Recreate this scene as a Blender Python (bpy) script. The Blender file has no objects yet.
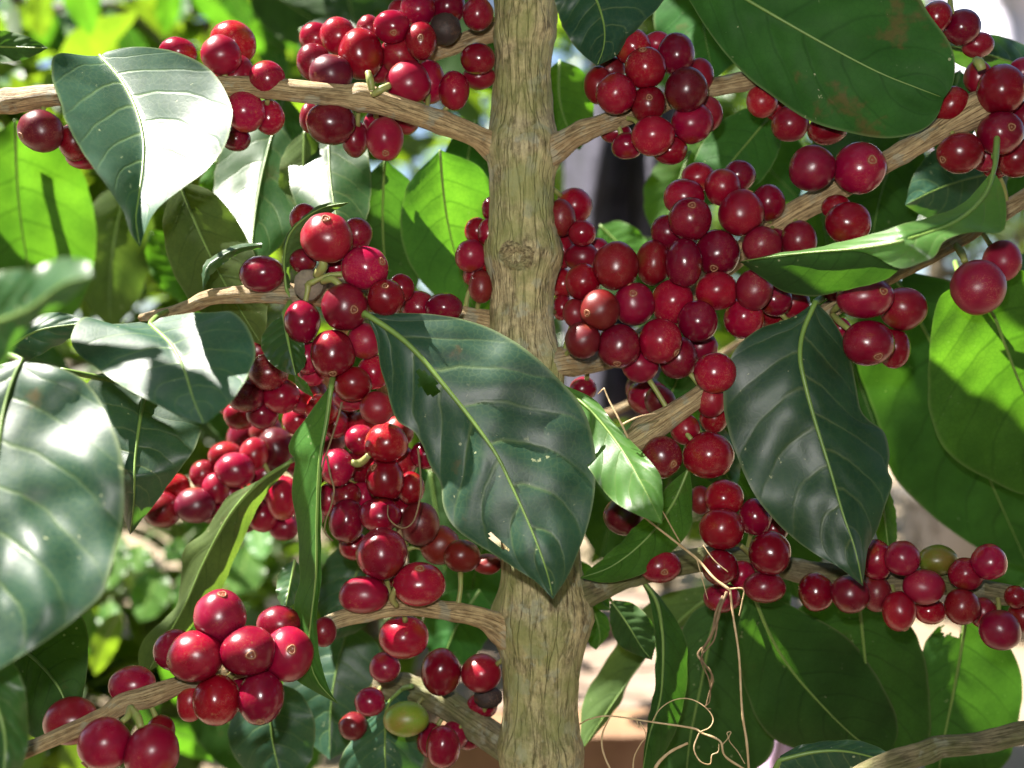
import bpy, bmesh, math, random
from mathutils import Vector, Matrix, noise
random.seed(7)
sc = bpy.context.scene
COL = sc.collection
F = 1098.0            # focal length in pixels of a 1024 px wide frame
CAMZ = 1.0
GZ = 0.12             # ground level at the foot of the tree
S = Vector((-0.52, 0.07, 0.85)).normalized()     # towards the sun

def P(x, y, d):
    return Vector(((x - 512) / F * d, d, CAMZ - (y - 384) / F * d))

# ------------------------------------------------------------------ helpers
def link(o, parent=None):
    COL.objects.link(o)
    if parent: o.parent = parent
    return o
def tag(o, label=None, cat=None, group=None, kind=None):
    if label: o['label'] = label
    if cat: o['category'] = cat
    if group: o['group'] = group
    if kind: o['kind'] = kind
    return o
def empty(name, loc, label, cat, group=None):
    o = bpy.data.objects.new(name, None); o.empty_display_size = .02
    o.location = loc
    link(o); tag(o, label, cat, group)
    return o
def mesh_obj(name, verts, faces, mat, parent=None, uvs=None, origin=None, smooth=True):
    """verts are world positions; the object's origin is put at `origin`"""
    me = bpy.data.meshes.new(name)
    og = Vector(origin) if origin is not None else Vector((0, 0, 0))
    par = parent
    base = Vector((0, 0, 0))
    while par is not None:
        base += par.location; par = par.parent
    me.from_pydata([tuple(Vector(v) - og) for v in verts], [], faces)
    if uvs is not None:
        uvl = me.uv_layers.new(name='UVMap')
        for lp in me.loops:
            uvl.data[lp.index].uv = uvs[lp.vertex_index]
    if smooth:
        me.polygons.foreach_set('use_smooth', [True] * len(me.polygons))
    if mat: me.materials.append(mat)
    o = bpy.data.objects.new(name, me)
    link(o, parent)
    o.location = og - base
    return o

def spline(pts, n):
    """Catmull-Rom through tuples, n samples evenly spaced by chord length"""
    pts = [Vector(p) for p in pts]
    if len(pts) == 2:
        return [pts[0].lerp(pts[1], i / (n - 1)) for i in range(n)]
    ext = [2 * pts[0] - pts[1]] + pts + [2 * pts[-1] - pts[-2]]
    fine = []
    for i in range(1, len(ext) - 2):
        p0, p1, p2, p3 = ext[i - 1:i + 3]
        for k in range(12):
            t = k / 12
            fine.append(.5 * ((2 * p1) + (p2 - p0) * t + (2 * p0 - 5 * p1 + 4 * p2 - p3) * t * t + (3 * p1 - p0 - 3 * p2 + p3) * t ** 3))
    fine.append(pts[-1])
    L = [0]
    for a, b in zip(fine, fine[1:]): L.append(L[-1] + (b - a).length)
    out = []; j = 0
    for i in range(n):
        s = L[-1] * i / (n - 1)
        while j < len(L) - 2 and L[j + 1] < s: j += 1
        w = (s - L[j]) / max(1e-9, L[j + 1] - L[j])
        out.append(fine[j].lerp(fine[j + 1], min(1, max(0, w))))
    return out

def tube_geo(points, radii, seg=12, disp=None, caps=True):
    n = len(points)
    verts, faces, uvs = [], [], []
    T = []
    for i in range(n):
        a = points[max(0, i - 1)]; b = points[min(n - 1, i + 1)]
        T.append((b - a).normalized())
    ref = Vector((0, 1, 0)) if abs(T[0].y) < .9 else Vector((1, 0, 0))
    u = (ref - T[0] * ref.dot(T[0])).normalized()
    ln = 0
    for i in range(n):
        u = (u - T[i] * u.dot(T[i])).normalized()
        v = T[i].cross(u)
        if i: ln += (points[i] - points[i - 1]).length
        for k in range(seg):
            a = 2 * math.pi * k / seg
            dr = u * math.cos(a) + v * math.sin(a)
            r = radii[i]
            if disp: r += disp(points[i] + dr * r, a, ln, r)
            verts.append(points[i] + dr * r); uvs.append((k / seg, ln * 10))
    for i in range(n - 1):
        for k in range(seg):
            k2 = (k + 1) % seg
            faces.append((i * seg + k, i * seg + k2, (i + 1) * seg + k2, (i + 1) * seg + k))
    if caps:
        for i, rev in ((0, True), (n - 1, False)):
            c = len(verts); verts.append(points[i].copy()); uvs.append((.5, 0))
            for k in range(seg):
                k2 = (k + 1) % seg
                f = (i * seg + k, i * seg + k2, c)
                faces.append(f[::-1] if rev else f)
    return verts, faces, uvs
class Geo:
    def __init__(s): s.v, s.f, s.u = [], [], []
    def add(s, g):
        o = len(s.v); s.v += g[0]; s.f += [tuple(i + o for i in f) for f in g[1]]; s.u += g[2]

# ------------------------------------------------------------------ materials
class NT:
    def __init__(s, name):
        s.m = bpy.data.materials.new(name); s.m.use_nodes = True
        s.t = s.m.node_tree; s.t.nodes.clear()
        s.out = s.n('ShaderNodeOutputMaterial')
    def n(s, typ, **kw):
        nd = s.t.nodes.new(typ)
        for k, v in kw.items():
            if k.startswith('i_'):
                key = k[2:].replace('_', ' ')
                nd.inputs[key].default_value = v
            else: setattr(nd, k, v)
        return nd
    def l(s, a, b): s.t.links.new(a, b)
    def math(s, op, a, b=None, c=None, clamp=False):
        nd = s.n('ShaderNodeMath', operation=op, use_clamp=clamp)
        for i, x in enumerate((a, b, c)):
            if x is None: continue
            if isinstance(x, (int, float)): nd.inputs[i].default_value = x
            else: s.l(x, nd.inputs[i])
        return nd.outputs[0]
    def mix(s, fac, a, b, typ='MIX'):
        nd = s.n('ShaderNodeMix', data_type='RGBA', blend_type=typ)
        for sock, x in ((nd.inputs[0], fac), (nd.inputs[6], a), (nd.inputs[7], b)):
            if isinstance(x, (int, float)): sock.default_value = x
            elif isinstance(x, tuple): sock.default_value = (*x, 1)
            else: s.l(x, sock)
        return nd.outputs[2]
    def ramp(s, fac, lo, hi):
        nd = s.n('ShaderNodeMapRange'); nd.inputs[1].default_value = lo; nd.inputs[2].default_value = hi
        s.l(fac, nd.inputs[0]); return nd.outputs[0]
    def noise(s, vec, scale, detail=4, rough=.5):
        nd = s.n('ShaderNodeTexNoise'); nd.inputs['Scale'].default_value = scale
        nd.inputs['Detail'].default_value = detail; nd.inputs['Roughness'].default_value = rough
        if vec is not None: s.l(vec, nd.inputs['Vector'])
        return nd.outputs['Fac']

def leaf_material(name, top, under, trans, rough=.34, tfac=.38, spots=.5, st=.655, vein=(.16, .22, .07)):
    t = NT(name)
    tc = t.n('ShaderNodeTexCoord'); uv = t.n('ShaderNodeSeparateXYZ'); t.l(tc.outputs['UV'], uv.inputs[0])
    geo = t.n('ShaderNodeNewGeometry'); oi = t.n('ShaderNodeObjectInfo')
    u = t.math('MULTIPLY_ADD', uv.outputs[0], 2, -1); au = t.math('ABSOLUTE', u); v = uv.outputs[1]
    side = t.math('GREATER_THAN', u, 0)
    # lateral veins arching towards the tip, staggered left and right
    f = t.math('MULTIPLY', v, 7.6)
    f = t.math('SUBTRACT', f, t.math('MULTIPLY', t.math('POWER', au, 1.35), 1.7))
    f = t.math('ADD', f, t.math('MULTIPLY', side, .42))
    nz = t.noise(tc.outputs['UV'], 5, 2); f = t.math('ADD', f, t.math('MULTIPLY', nz, .35))
    d = t.math('ABSOLUTE', t.math('SUBTRACT', t.math('FRACT', f), .5))
    line = t.math('SUBTRACT', 1, t.ramp(d, .0, .075), clamp=True)
    line = t.math('MULTIPLY', line, t.math('SUBTRACT', 1, t.math('MULTIPLY', au, .75)))
    # fine reticulation
    vo = t.n('ShaderNodeTexVoronoi', feature='DISTANCE_TO_EDGE'); vo.inputs['Scale'].default_value = 420
    t.l(tc.outputs['Object'], vo.inputs['Vector'])
    net = t.math('SUBTRACT', 1, t.ramp(vo.outputs['Distance'], 0, .10), clamp=True)
    big = t.noise(tc.outputs['Object'], 45, 4, .6)
    fine = t.noise(tc.outputs['Object'], 700, 3, .6)
    hue = t.math('MULTIPLY_ADD', oi.outputs['Random'], .5, .75)
    def shade(c, vn, vf):
        c1 = t.mix(t.ramp(big, .3, .75), tuple(x * .72 for x in c), tuple(min(1, x * 1.3) for x in c))
        c1 = t.mix(t.math('MULTIPLY', line, vf), c1, vn)
        c1 = t.mix(t.math('MULTIPLY', net, .12), c1, vn)
        return t.mix(1.0, c1, t.n('ShaderNodeCombineColor').outputs[0], 'MIX') if False else c1
    ctop = shade(top, vein, .45)
    cund = shade(under, tuple(x * .55 for x in under), .55)
    col = t.mix(geo.outputs['Backfacing'], ctop, cund)
    # brown patches and pale specks (real blemishes of the leaf)
    bl = t.noise(tc.outputs['Object'], 60, 3, .55)
    rnd = t.n('ShaderNodeVectorMath', operation='ADD'); t.l(tc.outputs['Object'], rnd.inputs[0])
    cx = t.n('ShaderNodeCombineXYZ'); t.l(oi.outputs['Random'], cx.inputs[0]); t.l(cx.outputs[0], rnd.inputs[1])
    bl2 = t.noise(rnd.outputs[0], 38, 5, .65)
    col = t.mix(t.math('MULTIPLY', t.ramp(bl2, st, st + .065), .8 * spots), col, (.105, .062, .026))
    vs = t.n('ShaderNodeTexVoronoi'); vs.inputs['Scale'].default_value = 210; t.l(rnd.outputs[0], vs.inputs['Vector'])
    sn = t.noise(rnd.outputs[0], 330, 3, .6)
    spk = t.math('MULTIPLY', t.ramp(sn, .69, .72), t.ramp(bl, .46, .58))
    s2 = t.math('MULTIPLY', t.math('LESS_THAN', vs.outputs['Distance'], .11), t.math('GREATER_THAN', bl, .60))
    spk = t.math('MAXIMUM', spk, s2)
    col = t.mix(t.math('MULTIPLY', spk, .8 * spots), col, (.42, .44, .24))
    col = t.mix(t.math('MULTIPLY', t.ramp(au, .955, .99), .45), col, (.20, .24, .10))
    hs = t.n('ShaderNodeHueSaturation'); t.l(col, hs.inputs['Color']); t.l(hue, hs.inputs['Value'])
    t.l(t.math('MULTIPLY_ADD', oi.outputs['Random'], .03, .485), hs.inputs['Hue'])
    bump = t.n('ShaderNodeBump'); bump.inputs['Strength'].default_value = .16; bump.inputs['Distance'].default_value = .0006
    h = t.math('ADD', t.math('MULTIPLY', line, -1.7), t.math('ADD', t.math('MULTIPLY', net, -.10), t.math('MULTIPLY', fine, .35)))
    h = t.math('ADD', h, t.math('MULTIPLY', big, 1.0))
    t.l(h, bump.inputs['Height'])
    p = t.n('ShaderNodeBsdfPrincipled'); t.l(hs.outputs[0], p.inputs['Base Color'])
    t.l(bump.outputs[0], p.inputs['Normal'])
    r = t.math('ADD', t.math('MULTIPLY', geo.outputs['Backfacing'], .22), t.math('MULTIPLY_ADD', big, .22, rough - .1))
    t.l(r, p.inputs['Roughness'])
    t.l(t.math('MULTIPLY_ADD', geo.outputs['Backfacing'], -.36, .5), p.inputs['Specular IOR Level'])
    tr = t.n('ShaderNodeBsdfTranslucent')
    tcol = t.mix(t.ramp(big, .3, .7), tuple(x * .7 for x in trans), tuple(x * y for x, y in zip(trans, (1.35, 1.1, 1))))
    tcol = t.mix(t.math('MULTIPLY', line, .75), tcol, tuple(x * .4 for x in trans))
    tcol = t.mix(t.math('MULTIPLY', net, .35), tcol, tuple(x * .5 for x in trans))
    t.l(tcol, tr.inputs['Color'])
    mx = t.n('ShaderNodeMixShader'); mx.inputs[0].default_value = tfac
    t.l(p.outputs[0], mx.inputs[1]); t.l(tr.outputs[0], mx.inputs[2]); t.l(mx.outputs[0], t.out.inputs[0])
    return t.m

def cherry_material(name, base, hi, rough=.17, scar=.0, patch=None):
    t = NT(name)
    tc = t.n('ShaderNodeTexCoord'); oi = t.n('ShaderNodeObjectInfo')
    uv = t.n('ShaderNodeSeparateXYZ'); t.l(tc.outputs['UV'], uv.inputs[0])
    off = t.n('ShaderNodeVectorMath', operation='ADD'); t.l(tc.outputs['Object'], off.inputs[0])
    cx = t.n('ShaderNodeCombineXYZ'); t.l(oi.outputs['Random'], cx.inputs[0]); t.l(oi.outputs['Random'], cx.inputs[2]); t.l(cx.outputs[0], off.inputs[1])
    n1 = t.noise(off.outputs[0], 90, 3); n2 = t.noise(off.outputs[0], 1500, 3, .7)
    col = t.mix(t.ramp(n1, .3, .7), base, hi)
    # fine pale freckles
    vs = t.n('ShaderNodeTexVoronoi'); vs.inputs['Scale'].default_value = 900; t.l(off.outputs[0], vs.inputs['Vector'])
    fr = t.math('LESS_THAN', vs.outputs['Distance'], .14)
    col = t.mix(t.math('MULTIPLY', t.math('MULTIPLY', fr, t.ramp(n1, .4, .6)), .35), col, (.30, .13, .06))
    # bloom and dust film
    n3 = t.noise(off.outputs[0], 160, 5, .7)
    dust = t.math('MULTIPLY', t.ramp(n3, .55, .80), .06)
    col = t.mix(dust, col, (.42, .22, .24))
    if patch: 
        n5 = t.noise(off.outputs[0], 70, 2)
        col = t.mix(t.math('MULTIPLY', t.ramp(n5, .45, .75), .8), col, patch)
    # scratches of weathered skin
    n4 = t.n('ShaderNodeTexNoise'); n4.inputs['Scale'].default_value = 420; n4.inputs['Detail'].default_value = 3; n4.inputs['Distortion'].default_value = 2.2
    t.l(off.outputs[0], n4.inputs['Vector'])
    ln = t.math('LESS_THAN', t.math('ABSOLUTE', t.math('SUBTRACT', n4.outputs['Fac'], .5)), .018)
    col = t.mix(t.math('MULTIPLY', t.math('MULTIPLY', ln, t.ramp(n1, .45, .6)), scar if scar else .22), col, (.40, .22, .12))
    # corky scuffs
    n9 = t.noise(off.outputs[0], 230, 5, .72)
    col = t.mix(t.math('MULTIPLY', t.math('MULTIPLY', t.ramp(n9, .635, .68), t.ramp(n1, .40, .55)), .6), col, (.26, .13, .06))
    # paler, less ripe skin round the stalk
    col = t.mix(t.math('MULTIPLY', t.ramp(t.math('ADD', uv.outputs[1], t.math('MULTIPLY', n1, .10)), .90, 1.06), .7), col, (.20, .06, .012))
    # light corky disc at the flower end
    disc = t.math('SUBTRACT', 1, t.ramp(uv.outputs[1], .04, .085), clamp=True)
    col = t.mix(t.math('MULTIPLY', disc, .7), col, (.22, .09, .04))
    hs = t.n('ShaderNodeHueSaturation'); t.l(col, hs.inputs['Color'])
    t.l(t.math('MULTIPLY_ADD', oi.outputs['Random'], .7, .58), hs.inputs['Value'])
    t.l(t.math('MULTIPLY_ADD', t.math('FRACT', t.math('MULTIPLY', oi.outputs['Random'], 7.3)), .014, .487), hs.inputs['Hue'])
    b = t.n('ShaderNodeBump'); b.inputs['Strength'].default_value = .12; b.inputs['Distance'].default_value = .0002
    t.l(t.math('ADD', n2, t.math('MULTIPLY', n1, 2)), b.inputs['Height'])
    p = t.n('ShaderNodeBsdfPrincipled'); t.l(hs.outputs[0], p.inputs['Base Color']); t.l(b.outputs[0], p.inputs['Normal'])
    t.l(t.math('ADD', t.math('MULTIPLY_ADD', n3, .16, rough - .05), t.math('MULTIPLY', t.math('FRACT', t.math('MULTIPLY', oi.outputs['Random'], 13.7)), .13)), p.inputs['Roughness'])
    p.inputs['Specular IOR Level'].default_value = .42
    p.inputs['Subsurface Weight'].default_value = .12; p.inputs['Subsurface Radius'].default_value = (1, .12, .08)
    p.inputs['Subsurface Scale'].default_value = .004
    t.l(p.outputs[0], t.out.inputs[0])
    return t.m

def bark_material(name, light, dark, moss=None, sx=1.0):
    t = NT(name)
    tc = t.n('ShaderNodeTexCoord'); mp = t.n('ShaderNodeMapping'); t.l(tc.outputs['UV'], mp.inputs['Vector'])
    mp.inputs['Scale'].default_value = (16, 3.0 * sx, 1)
    n1 = t.noise(mp.outputs[0], 2.2, 6, .65)
    mp2 = t.n('ShaderNodeMapping'); t.l(tc.outputs['UV'], mp2.inputs['Vector']); mp2.inputs['Scale'].default_value = (34, 14 * sx, 1)
    n2 = t.noise(mp2.outputs[0], 3.0, 5, .7)
    n3 = t.noise(tc.outputs['Object'], 55, 5, .6)
    n4 = t.noise(tc.outputs['Object'], 26, 4, .6)
    light2 = t.mix(t.ramp(n4, .40, .62), light, tuple(x * y for x, y in zip(light, (.78, .84, .95))))
    n6 = t.noise(tc.outputs['Object'], 240, 5, .65)
    col = t.mix(t.ramp(t.math('ADD', t.math('MULTIPLY', n1, .6), t.math('MULTIPLY', n6, .4)), .40, .56), dark, light2)
    vm = t.n('ShaderNodeMapping'); t.l(tc.outputs['UV'], vm.inputs['Vector']); vm.inputs['Scale'].default_value = (16, 2.6 * sx, 1)
    dv = t.n('ShaderNodeVectorMath', operation='ADD'); t.l(vm.outputs[0], dv.inputs[0])
    nn = t.n('ShaderNodeTexNoise'); nn.inputs['Scale'].default_value = 1.4; nn.inputs['Detail'].default_value = 4; t.l(vm.outputs[0], nn.inputs['Vector']); t.l(nn.outputs['Color'], dv.inputs[1])
    vo = t.n('ShaderNodeTexVoronoi', feature='DISTANCE_TO_EDGE'); vo.inputs['Scale'].default_value = 1.3; t.l(dv.outputs[0], vo.inputs['Vector'])
    crack = t.math('SUBTRACT', 1, t.ramp(vo.outputs['Distance'], 0, .07), clamp=True)
    col = t.mix(t.math('MULTIPLY', t.math('MULTIPLY', crack, t.ramp(n3, .35, .6)), .8), col, tuple(x * .35 for x in dark))
    col = t.mix(t.math('MULTIPLY', t.ramp(n2, .5, .75), .5), col, tuple(min(1, x * 1.45) for x in light))
    col = t.mix(t.math('MULTIPLY', t.ramp(n2, .42, .30), .8), col, tuple(x * .3 for x in dark))
    n7 = t.noise(tc.outputs['Object'], 130, 4, .55)
    col = t.mix(t.math('MULTIPLY', t.ramp(n7, .56, .62), .55), col, (.36, .36, .27))
    n8 = t.noise(tc.outputs['Object'], 75, 5, .6)
    col = t.mix(t.math('MULTIPLY', t.ramp(n8, .57, .66), .6), col, tuple(x * 1.1 for x in dark))
    if moss:
        col = t.mix(t.math('MULTIPLY', t.ramp(n3, .42, .62), .75), col, moss)
    b = t.n('ShaderNodeBump'); b.inputs['Strength'].default_value = .9; b.inputs['Distance'].default_value = .0010
    t.l(t.math('SUBTRACT', t.math('ADD', n1, t.math('MULTIPLY', n2, .7)), t.math('MULTIPLY', crack, .5)), b.inputs['Height'])
    p = t.n('ShaderNodeBsdfPrincipled'); t.l(col, p.inputs['Base Color']); t.l(b.outputs[0], p.inputs['Normal'])
    p.inputs['Roughness'].default_value = .62; p.inputs['Specular IOR Level'].default_value = .35
    t.l(p.outputs[0], t.out.inputs[0])
    return t.m
def plain_material(name, c, rough=.7, c2=None, scale=40, bump=.3, trans=0):
    t = NT(name); tc = t.n('ShaderNodeTexCoord')
    n1 = t.noise(tc.outputs['Object'], scale, 6, .65)
    col = t.mix(t.ramp(n1, .3, .7), c, c2 or tuple(x * .6 for x in c))
    p = t.n('ShaderNodeBsdfPrincipled'); t.l(col, p.inputs['Base Color']); p.inputs['Roughness'].default_value = rough
    b = t.n('ShaderNodeBump'); b.inputs['Strength'].default_value = bump; b.inputs['Distance'].default_value = .2 / scale
    t.l(n1, b.inputs['Height']); t.l(b.outputs[0], p.inputs['Normal'])
    if trans:
        tr = t.n('ShaderNodeBsdfTranslucent'); t.l(col, tr.inputs['Color'])
        mx = t.n('ShaderNodeMixShader'); mx.inputs[0].default_value = trans
        t.l(p.outputs[0], mx.inputs[1]); t.l(tr.outputs[0], mx.inputs[2]); t.l(mx.outputs[0], t.out.inputs[0])
    else: t.l(p.outputs[0], t.out.inputs[0])
    return t.m

M = dict(
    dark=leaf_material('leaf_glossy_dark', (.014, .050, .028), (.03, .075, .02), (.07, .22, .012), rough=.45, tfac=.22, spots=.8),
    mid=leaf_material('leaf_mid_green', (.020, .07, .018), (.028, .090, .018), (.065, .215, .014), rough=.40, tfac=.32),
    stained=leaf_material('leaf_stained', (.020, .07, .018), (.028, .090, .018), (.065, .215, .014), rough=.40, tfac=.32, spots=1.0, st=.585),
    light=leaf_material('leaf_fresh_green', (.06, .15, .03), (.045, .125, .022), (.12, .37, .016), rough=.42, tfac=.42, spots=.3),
    olive=leaf_material('leaf_olive', (.045, .075, .02), (.06, .10, .028), (.15, .30, .03), rough=.5, tfac=.3),
    far=leaf_material('leaf_far', (.03, .075, .016), (.06, .11, .025), (.24, .45, .02), rough=.4, tfac=.36, spots=.15),
    rib=plain_material('midrib_green', (.16, .26, .05), .45, (.12, .2, .04), 200, .1),
    red=cherry_material('cherry_red', (.155, .0016, .0080), (.245, .0028, .012)),
    darkc=cherry_material('cherry_overripe', (.075, .002, .008), (.12, .003, .010), .22),
    brown=cherry_material('cherry_brownish', (.15, .013, .006), (.16, .006, .008), .25),  # brownish skin; on some cherries the colour imitates light through a husk
    green=cherry_material('cherry_unripe', (.11, .20, .015), (.17, .24, .02), .25, patch=(.22, .10, .02)),
    scar=cherry_material('cherry_scarred', (.18, .003, .010), (.26, .006, .014), .27, scar=.45),
    dry=cherry_material('cherry_dried', (.03, .018, .015), (.05, .03, .025), .6, scar=.3),
    navel=plain_material('cherry_scar_ring', (.34, .17, .08), .6, (.2, .07, .04), 900, .3),
    stalk=plain_material('cherry_stalk', (.20, .27, .06), .5, (.25, .2, .07), 300, .2),
    trunk=bark_material('trunk_bark', (.58, .455, .23), (.12, .088, .04), (.25, .26, .08)),
    branch=bark_material('branch_bark', (.56, .40, .20), (.26, .165, .075)),
    mossy=bark_material('mossy_bark', (.26, .21, .11), (.10, .08, .04), (.13, .14, .04)),
    cut=plain_material('cut_wood', (.24, .19, .13), .8, (.10, .08, .06), 300, .6),
    dried=plain_material('dried_stem', (.56, .42, .24), .6, (.38, .24, .11), 250, .4),
    husk=plain_material('dried_leaf', (.30, .20, .10), .7, (.13, .08, .04), 160, .5, .25),
    ground=plain_material('dry_earth', (.27, .21, .14), .95, (.17, .125, .08), 3, .5),
    board=plain_material('board_wood', (.27, .16, .085), .7, (.17, .085, .04), 15, .3),
    pale=plain_material('board_pale', (.24, .18, .14), .75, (.13, .085, .055), 22, .3),
    grey=plain_material('cloth_grey', (.014, .014, .024), .85, (.07, .065, .10), 14, .3),
    white=plain_material('cloth_white', (.74, .70, .78), .85, (.6, .55, .68), 10, .2),
    pink=plain_material('cloth_pink', (.58, .40, .58), .85, (.48, .32, .50), 12, .2),
    basin=plain_material('basin_grey', (.16, .14, .13), .45, (.10, .09, .085), 12, .1),
    fartrunk=bark_material('far_bark', (.20, .15, .09), (.09, .065, .04)),
)

# ------------------------------------------------------------------ trees (Empties)
tree = empty('coffee_tree', P(530, 384, .42) * 1.0 + Vector((0, 0, GZ - CAMZ)), 'coffee tree with upright brown trunk among the red cherries', 'coffee tree')
left_tree = empty('coffee_tree', Vector((-.33, .36, GZ)), 'neighbouring coffee tree whose large blurred glossy leaves hang in from the left', 'coffee tree', 'coffee trees next to the main trunk')
right_tree = empty('coffee_tree', Vector((.30, .47, GZ)), 'neighbouring coffee tree with broad matt green leaves at the lower right', 'coffee tree', 'coffee trees next to the main trunk')
back_tree = empty('coffee_tree', Vector((-.22, .78, GZ)), 'coffee tree behind the cherries with bright sunlit green leaves', 'coffee tree', 'coffee trees next to the main trunk')

def bark_disp(amp, lump, seed=0.0, kz=70, kx=520):
    def f(p, a, ln, r):
        q = Vector((p.x * kx, p.y * kx, p.z * kz + seed))
        n = noise.noise(q) + .5 * noise.noise(q * 2.3)
        m = noise.noise(Vector((p.x * 40 + seed, p.y * 40, p.z * 28)))
        return amp * (n - .8 * max(0, -n - .1) + .5 * noise.noise(q * 4.6)) + lump * m
    return f
def axis_disp(amp, lump, seed=0.0):
    """ridges running along the branch whatever its direction"""
    def f(p, a, ln, r):
        q = Vector((math.cos(a) * 2.6 + seed, math.sin(a) * 2.6, ln * 55))
        n = noise.noise(q) + .5 * noise.noise(q * 2.1)
        m = noise.noise(Vector((math.cos(a) * .8, math.sin(a) * .8 + seed, ln * 45)))
        k = max(0.0, math.sin(ln * 190 + seed)) ** 8
        return amp * n + lump * m + r * .10 * k
    return f

# trunk: pixel centre x, half width, along y
tr = [(500, -800, 22), (515, -320, 26), (524, -80, 30), (525, 0, 31), (523, 60, 31), (523, 115, 32), (523, 150, 34), (522, 190, 31), (524, 240, 36), (524, 262, 36),
      (523, 300, 33), (524, 350, 33), (530, 400, 34), (534, 460, 35), (538, 520, 37), (541, 570, 41), (543, 605, 44), (542, 640, 40), (541, 700, 39), (542, 768, 42), (544, 850, 42), (546, 1100, 46), (546, 1500, 52), (546, 2700, 62)]
cs = spline([(x, y, r) for x, y, r in tr], 420)
pts = [P(c.x, c.y, .42 + max(0.0, -c.y - 60) * .00030) for c in cs]; rad = [c.z * .42 / F for c in cs]
def trunk_disp(p, a, ln, r):
    d = bark_disp(.00065, .0026, 3.1, 110)(p, a, ln, r)
    yy = 384 - (p.z - CAMZ) / .42 * F
    for ny, am, sg in ((150, .0024, 20), (255, .0020, 13), (36, .0016, 10), (365, .0022, 18), (490, .002, 16), (625, .0030, 22), (748, .002, 14)):
        d += am * math.exp(-((yy - ny) / sg) ** 2) * (.7 + .9 * noise.noise(Vector((p.x * 120, p.y * 120, ny))))
    return d
v, f, u = tube_geo(pts, rad, 64, trunk_disp)
trunk = mesh_obj('trunk', v, f, M['trunk'], tree, u, pts[len(pts) // 2])
# knots on the front of the trunk, laid onto the bark
from mathutils.bvhtree import BVHTree
trunk_bvh = BVHTree.FromPolygons(v, f)
def knot(x, y, d, R, parent, mat, hole=True):
    c = P(x, y, d); g = Geo(); n = 28; rings = []
    prof = [(1.35, .0012), (1.05, -.0007), (.82, -.0016), (.60, -.0012), (.42, -.0001), (.22, .0002), (.0, .0001)]
    vv, ff, uu = [], [], []
    for (q, h0) in prof:
        for k in range(n):
            a = 2 * math.pi * k / n
            rr = R * q * (1 + .40 * noise.noise(Vector((math.cos(a) * 1.1 + x, math.sin(a) * 1.1, q * 1.5))))
            h = h0 * (1 + .9 * noise.noise(Vector((math.cos(a) * 1.5, math.sin(a) * 1.5 + x, q * 2))))
            pv = c + Vector((math.cos(a) * rr, 0, math.sin(a) * rr * .85)); ht = trunk_bvh.ray_cast(Vector((pv.x, .3, pv.z)), Vector((0, 1, 0)))[0]
            if ht: pv.y = ht.y + h * .8
            vv.append(pv); uu.append((k / n, q))
    for i in range(len(prof) - 1):
        for k in range(n):
            k2 = (k + 1) % n
            ff.append((i * n + k, (i + 1) * n + k, (i + 1) * n + k2, i * n + k2))
    return mesh_obj('knot', vv, ff, mat, parent, uu, c)
knot(517, 256, .4038, .0055, trunk, M['trunk'])

AXES = []
def branch(pl, mat='branch', parent=tree, seed=0.0, amp=.00038, lump=.0009, n=None, seg=28, name='branch'):
    """pl: (x, y, depth, half width in px)"""
    n = n or max(24, int(len(pl) * 22))
    cs = spline([P(x, y, d) for x, y, d, r in pl], n)
    # radii interpolated on the chord length of the control points
    ctrl = [P(x, y, d) for x, y, d, r in pl]; L = [0]
    for a, b in zip(ctrl, ctrl[1:]): L.append(L[-1] + (b - a).length)
    rr = []
    for i in range(n):
        s = L[-1] * i / (n - 1); j = 0
        while j < len(L) - 2 and L[j + 1] < s: j += 1
        w = (s - L[j]) / max(1e-9, L[j + 1] - L[j]); w = w * w * (3 - 2 * w)
        a = pl[j][3] * pl[j][2] / F; b = pl[j + 1][3] * pl[j + 1][2] / F
        rr.append(a + (b - a) * w)
    AXES.extend(zip(cs, rr))
    v, f, u = tube_geo(cs, rr, seg, axis_disp(amp, lump, seed))
    return mesh_obj(name, v, f, M[mat], parent, u, cs[0])
B1 = branch([(525, 168, .42, 20), (497, 150, .418, 15), (474, 136, .414, 11), (430, 118, .41, 11), (385, 104, .405, 11.5), (366, 98, .404, 14), (345, 96, .403, 11), (300, 92, .40, 10.5), (250, 86, .40, 10), (180, 88, .40, 10), (60, 95, .405, 10.5), (20, 100, .41, 11), (-60, 108, .42, 12)], seed=1)
B10 = branch([(525, 25, .425, 14), (492, 32, .43, 10), (465, 41, .432, 9), (436, 51, .435, 9), (405, 62, .44, 8), (370, 66, .445, 7), (320, 60, .45, 6)], seed=2)
B2 = branch([(525, 165, .42, 20), (552, 150, .416, 15), (578, 134, .412, 11), (605, 124, .412, 9.5), (650, 108, .418, 9), (690, 92, .42, 9), (720, 86, .42, 9), (760, 78, .42, 9), (830, 60, .425, 8), (900, 40, .43, 7)], seed=3)
B3 = branch([(528, 372, .42, 20), (560, 362, .416, 15), (595, 360, .43, 13), (650, 335, .445, 12), (720, 270, .44, 11), (775, 226, .42, 11.5), (830, 193, .41, 12), (885, 163, .405, 11), (935, 134, .40, 12), (976, 110, .396, 18), (1000, 100, .395, 11), (1060, 66, .39, 10)], seed=4)
B4 = branch([(532, 490, .42, 18), (580, 466, .415, 13), (630, 442, .407, 11.5), (645, 433, .406, 14), (675, 413, .405, 11), (703, 394, .405, 10.5), (760, 352, .41, 10), (815, 320, .415, 10), (850, 296, .418, 9), (900, 270, .42, 9), (955, 240, .42, 9), (1005, 210, .42, 9), (1060, 178, .42, 9)], seed=5)
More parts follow.
